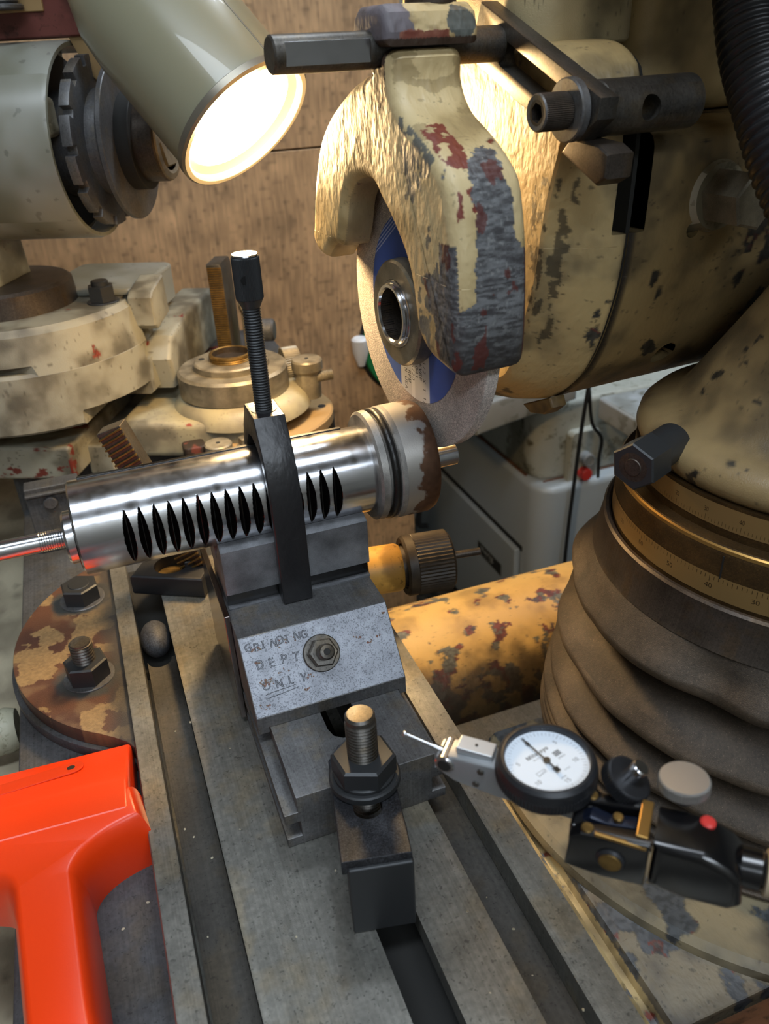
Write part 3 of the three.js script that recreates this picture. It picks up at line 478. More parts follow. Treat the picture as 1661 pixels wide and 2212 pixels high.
{
  const t = thing('indicator_holder', 'black jointed holder with knurled silver knobs gripping the dial indicator', 'gauge holder', [135, 155, -201], -43.7);
  const BK = phy({ color: 0x0c0c0e, roughness: 0.22, clearcoat: 0.6, clearcoatRoughness: 0.2 });
  part(t, 'fork', [ext([[14, -26], [15, -10], [19, -6.5], [44, -2], [44, -25], [28, -27]], 'xy', 18, 25, 1.2, 3), ext([[15, -24], [16, -10], [19, -7], [40, -3], [44, -24]], 'xy', 2, 8, 1.2, 3), box(14, 24, -22, -9, 6, 20, 1.5)], BK);
  part(t, 'inner_lever', [ext([[17, -10], [21, -6], [28, -7.5], [38, -5], [38, -12], [20, -14]], 'xy', 10, 16, 1, 3)], std({ color: 0x1a2030, roughness: 0.25, metalness: 0.4 }));
  for (const [x, y, z, r] of [[21, -6.6, 21.5, 2.4], [20, -7.0, 5, 2.2], [31, -5.8, 13, 2.0]]) part(t, 'brass_pin', cyl('y', [x, y, z], r, -1, 1.2, 0.3, 24), M.brass);
  part(t, 'pivot_screw', [cyl('z', [31, -15.5, 0], 5.6, 24, 26.4, 0.8)], M.black);
  part(t, 'pivot_screw_end', cyl('z', [31, -15.5, 0], 4.3, 26, 26.8, 0.2), M.brass);
  part(t, 'edge_strip', [box(38.5, 43, -4.6, -1.6, 4, 22, 0.5), box(24, 43, -5.2, -3.6, 23.6, 25.2, 0.4).rotateZ(0)], M.gold);
  part(t, 'arm', [ext([[45, -25], [45, -2.4], [62, -1], [72, -5], [76, -9], [78, -22], [74, -26], [58, -27.5]], 'xy', 2.5, 24, 3.5, 4)], BK);
  const k1 = part(t, 'knob', knurl('x', [0, 0, 0], 10, -3, 3, 56, 0.5), M.black, { at: [31, -2.5, -3.5], rot: [0, 0, 62], label: 'black knurled clamping knob' });
  part(k1, 'shaft', cyl('x', [0, 0, 0], 3.4, 2.5, 11, 0.4), M.polished);
  const k2 = part(t, 'knob', knurl('y', [0, 0, 0], 9.7, 0, 5.2, 70, 0.4), M.satin, { at: [52.4, 2.4, -3.0], rot: [-4, 0, 4], label: 'silver knurled knob with a spun top' });
  part(k2, 'spun_top', lathe([[0, 5.5], [9, 5.3], [9, 5], [0, 5]], 'y', [0, 0, 0], 64), phy({ color: 0xb8babd, roughness: 0.4, metalness: 0.75, anisotropy: 0.8 }));
  part(k2, 'shaft', cyl('y', [0, 0, 0], 4, -6, 0.5, 0.4), M.black);
  part(t, 'red_dot', lathe([[0, 1.2], [2.2, 1], [2.9, 0.3], [2.9, -1], [0, -1]], 'y', [62.5, -1.2, 7], 32), M.redBtn);
  part(t, 'neck', [cyl('x', [0, -13, 12], 7.5, 74, 84, 1.5)], BK);
  part(t, 'ring', lathe([[7, 84], [8.6, 84.4], [8.6, 86.6], [7, 87]], 'x', [0, -13, 12], 48), std({ color: 0xb9a98f, roughness: 0.4, metalness: 0.3 }));
  part(t, 'rod', [cyl('x', [0, -13, 12], 5.8, 86, 94, 0.6), cyl('x', [0, -13, 12], 4.2, 93, 190, 0.6)], M.polished);
}
// ================================================================ wheel, guard and wheelhead (turned 5 degrees about the vertical)
const WO = [198, 259.5, -488], WT = 5;
{
  const t = thing('grinding_disc', 'pale gritty grinding wheel with a blue and white paper label', 'grinding wheel', WO, WT);
  part(t, 'abrasive', lathe([[15, 0.2], [90.5, 0], [91.6, 0.8], [91.6, 8.6], [90.6, 9.6], [15, 9.6]], 'x', [0, 0, 0], 160, 0.7), M.wheel);
  const lab = canvasTex(1024, 1024, (c, w) => {
    c.fillStyle = '#3f5fb0'; c.fillRect(0, 0, w, w); c.translate(w / 2, w / 2); const s = 512 / 62; c.scale(s, s);
    c.strokeStyle = '#a9b8e0'; c.lineWidth = 0.9; for (let i = 0; i < 7; i++) { c.beginPath(); c.moveTo(-66, -20 - i * 2.6); c.lineTo(-10, -58 - i * 2.6); c.stroke(); }
    c.fillStyle = '#c9cbd0'; c.fillRect(-21, 20, 42, 50); c.fillStyle = '#dfe1e6'; c.fillRect(-5, 20, 5, 50);
    c.fillStyle = '#20242e'; c.rotate(Math.PI / 2); c.font = '5.2px monospace'; ['7 X 1/2 X 1 1/4', ' 32A-KVBE', '   241041', '   SN 5/20', '   3600 RPM', '  MADE IN USA'].forEach((q, i) => c.fillText(q, 18, -12 + i * 5.4));
  });
  const ring = new THREE.RingGeometry(16, 61.5, 96, 1); { const p = ring.attributes.position, u = ring.attributes.uv; for (let i = 0; i < p.count; i++) u.setXY(i, 0.5 + p.getX(i) / 124, 0.5 + p.getY(i) / 124); }
  part(t, 'paper_label', ring.rotateY(-Math.PI / 2).translate(-0.25, 0, 0), std({ map: lab, roughness: 0.7 }), { keepUV: true });
  const f = part(t, 'flange_nut', lathe([[22, -13.5], [32.5, -13.5], [34, -12], [34.6, -4], [33, -0.4], [15, -0.4]], 'x', [0, 0, 0], 96), M.tanSteel);
  part(f, 'spindle_sleeve', lathe([[16.5, -8], [16.5, -16], [17.4, -17.3], [19.2, -17.3], [20, -16], [20, -14.4], [21.6, -14.2], [22, -13], [22, -10]], 'x', [0, 0, 0], 80), M.polished);
  part(f, 'bore', lathe([[0, 4], [16.5, 4], [16.5, -15.8]], 'x', [0, 0, 0], 64), M.brownSteel);
}
{
  const t = thing('wheel_guard', 'cast wheel guard with flaking cream paint and worn grey metal front', 'wheel guard', WO, WT);
  const o = [[4, 139], [-20, 133], [-42, 124], [-58, 116], [-72, 106], [-81, 97], [-88, 86], [-95, 72], [-100, 58], [-104, 45], [-107, 33], [-99, 24], [-84, 22], [-77, 27], [-66, 34], [-55, 35], [-48, 46], [-44, 56], [-40, 66], [-31, 75], [-20, 80], [-6, 82], [4, 79], [11, 73], [19, 67], [27, 60], [36, 51], [43, 42], [48, 31], [51, 18], [54, 6], [61, -1], [70, -6], [84, -9], [99, -10], [103, -4], [104, 8], [104, 24], [103, 42], [101, 59], [98, 74], [93, 89], [84, 98], [72, 106], [58, 113], [46, 119], [38, 126], [33, 135], [30, 149], [-4, 149]];
  const sp = new THREE.SplineCurve(o.map((p) => new THREE.Vector2(...p)).concat([new THREE.Vector2(...o[0])])); const pts = sp.getPoints(150).slice(0, -1).map((p) => [p.x, p.y]);
  let g = ext(pts, 'zy', -27, 19, 8, 5);
  g = cut(g, cyl('x', [0, 0, 0], 95, -5, 14.5, 0.5, 120), box(-40, 40, 141, 160, 3.6, 22.4, 0.1), ext([[13, 149], [22.6, 149], [22.6, 170], [3.4, 170], [3.4, 149]], 'zy', -40, 40, 0));
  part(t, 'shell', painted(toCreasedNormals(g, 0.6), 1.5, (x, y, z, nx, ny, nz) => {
    const q = 10 * (fbm(x / 8, y / 8, z / 8, 4) - 0.5), q2 = 7 * (fbm(x / 4 + 9, y / 5, z / 4, 3) - 0.5), side = nx < -0.7;
    let c = worn(x, y, z, { amount: -0.1, scale: 14, dirt: 0.5, seed: 21, base: lin(0xcdb88a), base2: lin(0xb49d6e) });
    if (!side && z > 8 && y > 108 && fbm(x / 20, y / 7, z / 20 + 3, 4) > 0.55) c = mix(c, lin(0x8d7a54), 0.6);
    if (x < -13 + q && z < 26 && z > -2 && y > 122 + q) c = lin(0x4b3a30);
    const grey = z > 34 && (side ? z + q > 66 + 14 * sm(40, 10, y) && y + q < 62 && y + 2 * q < 40 + 30 * (z > 84) : x + q > -14 - 20 * sm(34, 22, y + q) && y + q2 < 104 - 0.05 * (x - 2) ** 2 && !(x + q2 > 9 && y + q > 62) && !(x + q2 > 13 && y + q2 > 56));
    const red = !side && z > 26 && x + 0.7 * q > -22 && x + 0.7 * q < -8 + (y < 90 ? 2 : 0) && y + q > 74 && y + q < 114 && fbm(x / 6, y / 8, z / 6 + 3, 3) > 0.4;
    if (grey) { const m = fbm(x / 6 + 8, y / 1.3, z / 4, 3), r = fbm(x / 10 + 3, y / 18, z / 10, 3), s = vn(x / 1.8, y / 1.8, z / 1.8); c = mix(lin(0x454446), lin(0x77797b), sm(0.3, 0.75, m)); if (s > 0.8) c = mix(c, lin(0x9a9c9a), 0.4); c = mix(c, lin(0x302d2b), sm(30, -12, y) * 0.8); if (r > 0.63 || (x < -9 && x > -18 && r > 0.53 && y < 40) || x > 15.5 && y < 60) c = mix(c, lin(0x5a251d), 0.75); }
    else if (red) c = mix(lin(0x6c2a20), lin(0x80402f), vn(x / 2, y / 2, z / 2));
    else if (side && fbm(x / 9, y / 12, z / 9 + 5, 3) > 0.63 && z > 40) c = lin(0x6b6a62);
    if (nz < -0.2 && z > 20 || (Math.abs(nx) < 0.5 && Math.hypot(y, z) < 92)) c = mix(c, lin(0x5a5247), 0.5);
    return c;
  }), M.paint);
  part(t, 'cap', painted(ext([[-9, 150.5], [34, 150.5], [35, 157], [32, 166], [26, 170], [0, 170], [-6, 166], [-9, 158]], 'zy', -30, 27, 5, 4), 1.2, (x, y, z, nx, ny) => {
    const n = fbm(x / 13 + 5, y / 8, z / 13, 3); const q = Math.hypot(x - 16, (y - 160) * 1.2) + 8 * (n - 0.5); let c = mix(lin(0xcdb88a), lin(0x9d8860), sm(0.4, 0.7, fbm(x / 9, y / 5, z / 9, 3)));
    if (y < 157.5 + 5 * (n - 0.5) && x > -22 && x < 8) c = mix(lin(0x6a3128), lin(0x8a5a48), vn(x / 3, y / 3, z / 3)); else if (x < -14 + 12 * (n - 0.5) || ny > 0.9 && n > 0.56) c = mix(lin(0x5f5a5e), lin(0x7b757c), vn(x / 4, y / 4, z / 4)); else if (q < 9) c = mix(lin(0x4c504c), lin(0x6f7470), vn(x / 2, y / 2, z / 2)); if (y < 154) c = lin(0x3a2c22); return c;
  }), M.paint);
  part(t, 'top_bolt', [cyl('y', [8, 0, 14], 14, 169, 173.5, 0.8)], M.brownSteel);
}
{
  const t = thing('guard_rod', 'round steel bar with a flat running through the guard clamp', 'rod', WO, WT);
  part(t, 'rod', cut(cyl('x', [0, 149.5, 13], 9.3, -86, 53, 0.9, 64), ext([[20.5, 140], [40, 140], [40, 170], [20.5, 170]], 'zy', -80, -32, 0)), M.darkSteel);
  part(t, 'flat', box(-79.8, -32.2, 144, 155, 20.0, 20.6, 0.1), M.polished, { label: 'bright flat worn on the bar' });
}
{
  const t = thing('slotted_bracket', 'dark slotted steel bar bolted to a drilled round stub beside the guard', 'bracket', WO, WT);
  const u = [0.925, -0.38], n = [-0.38, -0.925], b0 = [-6, 171.2], L = 124;
  const pt = (a, b) => [b0[0] + u[0] * a + n[0] * b, b0[1] + u[1] * a + n[1] * b];
  const outline = [pt(0, 0), pt(L, 0), pt(L + 2, 10), pt(L - 8, 26), pt(60, 32), pt(3, 31), pt(-1, 26)];
  const hole = new THREE.Path(); const ang = Math.atan2(u[1], u[0]); { const c0 = pt(34, 15.5), c1 = pt(86, 15.5), r = 6.6; hole.absarc(c0[0], c0[1], r, ang + Math.PI / 2, ang + Math.PI * 1.5, false); hole.absarc(c1[0], c1[1], r, ang - Math.PI / 2, ang + Math.PI / 2, false); }
  part(t, 'bar', ext(outline, 'zy', 52, 64, 0.9, 2, [hole]), M.darkSteel);
  const c = [87, 118];
  const w = part(t, 'washer', cyl('x', [0, c[1], c[0]], 15.5, 46.5, 52, 0.8, 56), M.groundDark);
  part(w, 'cap_screw', [cut(knurl('x', [0, c[1], c[0]], 9.2, 29, 46.5, 60, 0.3), hexp('x', [0, c[1], c[0]], 8.6, 20, 40, 0.3))], M.brownSteel);
  part(w, 'screw_rim', lathe([[6.2, 29], [8.4, 28.6], [9, 29.4], [8.6, 30]], 'x', [0, c[1], c[0]], 40), M.groundDark);
  part(t, 'stub', cut(cyl('x', [0, c[1] - 0.5, c[0]], 14, 64, 131, 2, 64), cyl('z', [92, c[1] - 1, c[0]], 6.4, -30, 30, 0.1, 40)), M.darkSteel);
  part(t, 'lower_lug', ext([[72, 96], [104, 82], [112, 86], [113, 98], [104, 102], [80, 104]], 'zy', 56, 74, 2.5, 3), M.brownSteel);
}
{
  const t = thing('wheelhead', 'large cream wheelhead casting with scuffed and cracked paint right of the guard', 'wheelhead', WO, WT);
  const front = [[-150, 150], [-40, 150], [30, 148], [56, 136], [64, 118], [63, 100], [57, 80], [53, 64], [50, 45], [48, 28], [43, 8], [37, -10], [29, -30], [22, -46], [14, -58], [-2, -68], [-30, -80], [-70, -88], [-150, -88]];
  const rear = [[-150, 150], [-40, 150], [40, 149], [66, 138], [71, 120], [72.5, 100], [72.5, 80], [72, 60], [71, 38], [68, 15], [62, -8], [54, -30], [43, -50], [28, -66], [6, -82], [-30, -94], [-70, -98], [-150, -98]];
  const line = (o) => new THREE.CatmullRomCurve3(o.map(([z, y]) => V(0, y, z)), false, 'catmullrom', 0.4).getSpacedPoints(110).map((p) => [p.z, p.y]);
  const F = line(front), R = line(rear), inset = (q, d) => q.map(([z, y]) => { const k = Math.hypot(z + 50, y - 30); return [z - (z + 50) / k * d, y - (y - 30) / k * d]; });
  function loft(rings) {                                             // rings: [x, outline]; both ends closed
    const pos = [], n = rings[0][1].length, at = (r, i) => [rings[r][0], rings[r][1][i % n][1], rings[r][1][i % n][0]];
    for (let r = 0; r < rings.length - 1; r++) for (let i = 0; i < n; i++) { const a = at(r, i), b = at(r, i + 1), c = at(r + 1, i), e = at(r + 1, i + 1); pos.push(...a, ...b, ...c, ...b, ...e, ...c); }
    for (const [r, flip] of [[0, false], [rings.length - 1, true]]) { const v = rings[r][1].map((q) => new THREE.Vector2(...q)); for (const f of THREE.ShapeUtils.triangulateShape(v, [])) { const q = f.map((k) => at(r, k)); if (!flip) q.reverse(); pos.push(...q[0], ...q[1], ...q[2]); } }
    const g = new THREE.BufferGeometry(); g.setAttribute('position', new THREE.Float32BufferAttribute(pos, 3)); g.computeVertexNormals(); return toCreasedNormals(clean(g), 0.6);
  }
  const R2 = R.map(([z, y]) => [z, y > 92 ? 92 + (y - 92) * 0.2 : y]);
  const mixed = (k) => F.map(([z, y], i) => [z + (R[i][0] - z) * k, y + (R[i][1] - y) * k]);
  let g1 = loft([[66, inset(F, 6)], [67, inset(F, 3)], [69.5, inset(F, 1)], [73, mixed(0.04)], [85, mixed(0.5)], [98, mixed(0.85)], [109, R], [111.5, inset(R, 2)]]);
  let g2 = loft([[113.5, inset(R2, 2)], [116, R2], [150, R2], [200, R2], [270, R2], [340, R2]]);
  g1 = cut(g1, box(100, 125, 46, 104, 56, 140, 1));
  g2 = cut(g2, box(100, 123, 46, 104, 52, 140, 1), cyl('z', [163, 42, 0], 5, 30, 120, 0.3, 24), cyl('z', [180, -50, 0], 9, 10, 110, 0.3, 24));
  const pc = (x, y, z, nx, ny, nz) => {
    let c = worn(x, y, z, { amount: -0.045, scale: 20, dirt: 0.8, seed: 31, red: 0.68, under: lin(0x4a4740), base: lin(0xc4ab78), base2: lin(0xa8946a) });
    const ed = Math.abs(x - 73) < 3 + 9 * fbm(x / 5, y / 9, z / 5 + 2, 3) && z > 34 && y < 80 ? fbm(x / 5, y / 14, z / 5, 3) : 0; if (ed > 0.5) c = mix(c, lin(0x2b2822), 0.75);
    if (x > 106 && x < 119 && nx * nx < 0.9) c = mix(c, lin(0x2a241b), sm(6, 1.5, Math.abs(x - 112.7)));
    const cr = Math.abs(z - (38 + 4 * Math.sin(y / 11) + 3 * Math.sin(y / 4.3))); if (nx < -0.8 && y > 20 && y < 92 && cr < 0.8) c = [0.015, 0.012, 0.01];
    return c;
  };
  part(t, 'front_casting', painted(g1, 2.3, pc), M.paint);
  part(t, 'rear_casting', painted(g2, 3, (x, y, z, nx, ny, nz) => { const c = pc(x, y, z, nx, ny, nz), g = 0.5 + 0.5 * fbm(x / 26, y / 26, z / 26, 4); return mix([c[0] * 0.5 * g, c[1] * 0.43 * g, c[2] * 0.34 * g], c, 0.25); }), M.paintBase);  // colour darkened and browned here to stand in for shade
  part(t, 'joint', loft([[111, inset(R, 3)], [114, inset(R, 3)]]), M.dark);
  part(t, 'upright', painted(ext(rrect(66, 148, -150, 26, 22), 'xz', 147, 206, 3, 3), 2.4, (x, y, z) => worn(x, y, z, { amount: -0.2, dirt: 0.8, seed: 36, base: lin(0xb8a983), base2: lin(0x9c906f) })), M.paintFlat);
  part(t, 'rear_cover', painted(box(150, 420, 104, 206, -190, 20, 18), 4, (x, y, z) => worn(x, y, z, { amount: -0.2, dirt: 0.6, seed: 38 })), M.paintFlat);
  part(t, 'added_shade_hood', box(62, 200, 206, 420, -300, 150, 30), M.creamPlain);  // added hood, out of view, to shade the casting and column
  part(t, 'added_shade_hood', box(150, 560, 206.5, 420, -300, 330, 30), M.creamPlain);  // second added box, carried forward so its shade reaches further
  const b = part(t, 'hex_bolt', hexp('z', [178, 61, 0], 30, 74, 104, 0.28), M.tanSteel);
  part(b, 'bolt_boss', lathe([[0, 60], [25, 64], [20, 76], [0, 76]], 'z', [178, 61, 0], 40), M.beige);
  part(t, 'bottom_lug', painted(ext([[-24, -97], [10, -80], [14, -87], [4, -96], [-14, -101]], 'zy', 106, 120, 2, 3), 3, (x, y, z) => mix(lin(0x3b2f20), lin(0x8a6f42), fbm(x / 6, y / 6, z / 6, 3))), M.paintBase);
}
// ---------------------------------------------------------------- column with bellows
{
  const t = thing('wheelhead_post', 'round graduated wheelhead column with a cream cone above black rubber bellows', 'column', [453, -89.5, -368]);
  const Y = 89.5;
  part(t, 'cone_casting', painted(lathe([[0, Y + 162], [121, Y + 162], [125, Y + 166], [127.5, Y + 172], [126, Y + 179], [121, Y + 184], [113, Y + 187.5], [103, Y + 191], [97, Y + 199], [92.5, Y + 206], [83, Y + 221], [69, Y + 243], [55.6, Y + 265], [47, Y + 282], [40, Y + 300], [0, Y + 300]], 'y', [0, 0, 0], 128, 0.9), 3, (x, y, z) => worn(x, y, z, { amount: -0.06, dirt: 0.7, scale: 16, seed: 44, red: 0.75, under: lin(0x3a352c), base: lin(0x9c855c), base2: lin(0x836f4d) })), M.paintFlat);
  const scale = (n, y0, dir, nums, step) => canvasTex(2048, 128, (c, w, h) => {
    c.fillStyle = '#ffffff'; c.fillRect(0, 0, w, h); c.strokeStyle = c.fillStyle = '#2a1d0c'; c.textAlign = 'center'; c.font = '36px sans-serif';
    for (let i = 0; i < n; i++) { const x = (i + 0.5) / n * w; c.lineWidth = 2.2; c.beginPath(); c.moveTo(x, y0); c.lineTo(x, y0 + dir * (i % 10 === 0 ? 34 : i % 5 === 0 ? 27 : 20)); c.stroke(); if (i % 10 === 0) c.fillText(String(nums(i)), x, dir < 0 ? y0 - 50 : y0 + 72); }
  });
  const band = (r, y0, y1, a0, a1, map) => { const g = new THREE.CylinderGeometry(r, r, y1 - y0, 80, 1, true, a0, a1 - a0).translate(0, (y0 + y1) / 2, 0); return g; };
  const upper = part(t, 'upper_drum', lathe([[0, Y + 140], [126, Y + 140], [126, Y + 163], [0, Y + 163]], 'y', [0, 0, 0], 128), M.drum);
  const drumMap = (m) => { m.wrapS = THREE.ClampToEdgeWrapping; return std({ color: 0x9a7d4e, map: m, roughness: 0.5, metalness: 0.5 }); };
  part(upper, 'degree_scale', band(126.3, Y + 146, Y + 161, 3.98, 5.3), drumMap(scale(70, 118, -1, (i) => Math.abs(i - 20), 1)), { keepUV: true });
  const drum = part(t, 'lower_drum', lathe([[0, Y + 80], [137.5, Y + 80], [137.5, Y + 134], [136.4, Y + 138], [134.5, Y + 140.5], [0, Y + 141]], 'y', [0, 0, 0], 160, 0.4), M.drum);
  part(drum, 'degree_scale', band(137.8, Y + 104, Y + 120, 3.98, 5.9), drumMap(scale(90, 10, 1, (i) => Math.max(0, 90 - i), 1)), { keepUV: true });
  part(drum, 'zero_line', box(-0.5, 0.5, 119, 135, 137.4, 138.1, 0.1).rotateY(-1.18).translate(0, Y, 0), M.dark);
  part(drum, 'bright_edge', lathe([[134.2, Y + 140.4], [136.2, Y + 138.9], [136.9, Y + 137]], 'y', [0, 0, 0], 160), M.gold);
  part(t, 'retaining_ring', lathe([[138.6, Y + 92], [138.6, Y + 101], [140.2, Y + 103], [142.4, Y + 103], [144, Y + 101.4], [144.4, Y + 97], [148, Y + 78], [150, Y + 74], [138, Y + 72]], 'y', [0, 0, 0], 160, 0.5), M.brownSteel);
  // folded rubber: radius along the height, sagging unevenly round the column
  const prof = [[140, 172], [146, 168], [156, 152], [163, 143], [165, 138], [161, 131], [146, 122], [130, 116], [133, 112], [152, 106], [166, 94], [169.5, 88], [166, 82], [150, 76], [136, 72], [140, 68], [160, 63], [172, 54], [174, 49], [170, 44], [152, 41], [148, 38], [166, 36], [178, 30], [179.5, 26], [175, 23], [160, 22], [176, 19.5], [180, 17], [177, 14.5], [164, 14], [178, 12], [181, 9.5], [178, 7.5], [168, 7], [179, 5.5], [181.5, 3], [178, 0], [160, 0]];
  const lg = new THREE.LatheGeometry(new THREE.SplineCurve(prof.map((p) => new THREE.Vector2(...p))).getPoints(190), 260), p = lg.attributes.position;
  for (let i = 0; i < p.count; i++) { const x = p.getX(i), y = p.getY(i), z = p.getZ(i), a = Math.atan2(z, x), k = sm(170, 130, y) * sm(-5, 40, y), w = fbm(Math.cos(a) * 2.2 + 5, Math.sin(a) * 2.2, y / 46, 3) - 0.5; const dent = Math.exp(-((a - 2.66) ** 2) / 0.02 - ((y - 143) ** 2) / 260) * 9; const r = Math.hypot(x, z), f = (r + 13 * w * k - dent) / r; p.setXYZ(i, x * f, y - 11 * (fbm(Math.cos(a) * 1.6, Math.sin(a) * 1.6, y / 90 + 4, 2) - 0.5) * k, z * f); }
  lg.computeVertexNormals();
  part(t, 'bellows', lg, M.bellows);
  const bt = part(t, 'clamp_bolt', [hexp('x', [0, 0, 0], 27, -15, 8, 0.4), cyl('x', [0, 0, 0], 12.6, 6, 34, 0.6)], M.oxide, { at: [-150, Y + 181, -2], rot: [0, 24, 0] });
  part(bt, 'turned_end', lathe([[0, -15.6], [5.4, -15.6], [5.8, -15.1], [9.5, -15]], 'x', [0, 0, 0], 32), M.brownSteel);
}
{
  const t = thing('hose', 'black corrugated hose hanging at the upper right corner', 'hose', [390, 200, -390]);
  const path = new THREE.CatmullRomCurve3([[-16, 264, -50], [-19, 232, -30], [-25, 202, -11], [-30, 174, 13], [-31, 140, 40], [-22, 70, 105]].map((q) => V(...q))), n = 560, R = 18, g = new THREE.TubeGeometry(path, n, R, 28, false), p = g.attributes.position, c = V();
  for (let i = 0; i <= n; i++) { path.getPointAt(i / n, c); const k = 1 - 0.10 * Math.pow(Math.abs(Math.sin(i / n * Math.PI * 46)), 3) * 1; for (let j = 0; j <= 28; j++) { const m = i * 29 + j; p.setXYZ(m, c.x + (p.getX(m) - c.x) * (1.06 - (1 - k)), c.y + (p.getY(m) - c.y) * (1.06 - (1 - k)), c.z + (p.getZ(m) - c.z) * (1.06 - (1 - k))); } }
  g.computeVertexNormals(); part(t, 'tube', g, M.hose);
}
// ---------------------------------------------------------------- cream beam and hand knob behind the table
{
  const t = thing('cross_tube', 'thick round cream cross tube with red primer showing through chipped paint', 'tube', [178, -301, -640]);
  part(t, 'beam', painted(lathe([[60, 0], [86, 0], [91, 5], [91, 300], [60, 300]], 'x', [0, 91, 0], 100, 0.6), 3.5, (x, y, z) => { const a = Math.atan2(y - 91, z), low = sm(1.15, 0.6, a + 0.5 * (fbm(x / 14, y / 14, z / 14, 4) - 0.5)), k = worn(x, y, z, { amount: 0.045 + 0.12 * low, scale: 15, dirt: 0.45 + 0.5 * low, seed: 52, base: lin(0xd8ad62), base2: lin(0xc99f58), under: lin(0x6d6a5c) }); return mix(k, mix(lin(0x17140f), lin(0x3d2f1c), fbm(x / 8, y / 8, z / 8, 3)), 0.9 * low); }), M.paintBase);  // colour turns near black towards the underside
  part(t, 'foot', box(90, 420, -420, 40, -60, 60, 8), M.beige);
}
{
  const t = thing('hand_knob', 'brown ribbed hand knob with a crank pin on a yellow cream shaft', 'hand knob', [166, 37, -528], -8);
  part(t, 'shaft', [lathe([[0, 0], [20, 0], [20, 26], [18.5, 29], [0, 29]], 'x', [0, 0, 0], 64)], std({ color: 0xe0a94f, map: rep(T_grime, 0.2), roughness: 0.45 }));
  part(t, 'hub', cyl('x', [0, 0, 0], 17, 28, 38, 1), M.brownSteel);
  part(t, 'cap', [lathe([[19, 32], [23.5, 31], [25.4, 33], [25.4, 40], [24.5, 41]], 'x', [0, 0, 0], 64), knurl('x', [0, 0, 0], 25.6, 40, 70, 52, 0.8), lathe([[25, 69], [23, 71.5], [0, 72]], 'x', [0, 0, 0], 64)], M.knob);
  part(t, 'pin', cyl('x', [0, 4, 2], 3.2, 71, 98, 0.8), M.brownSteel);
}
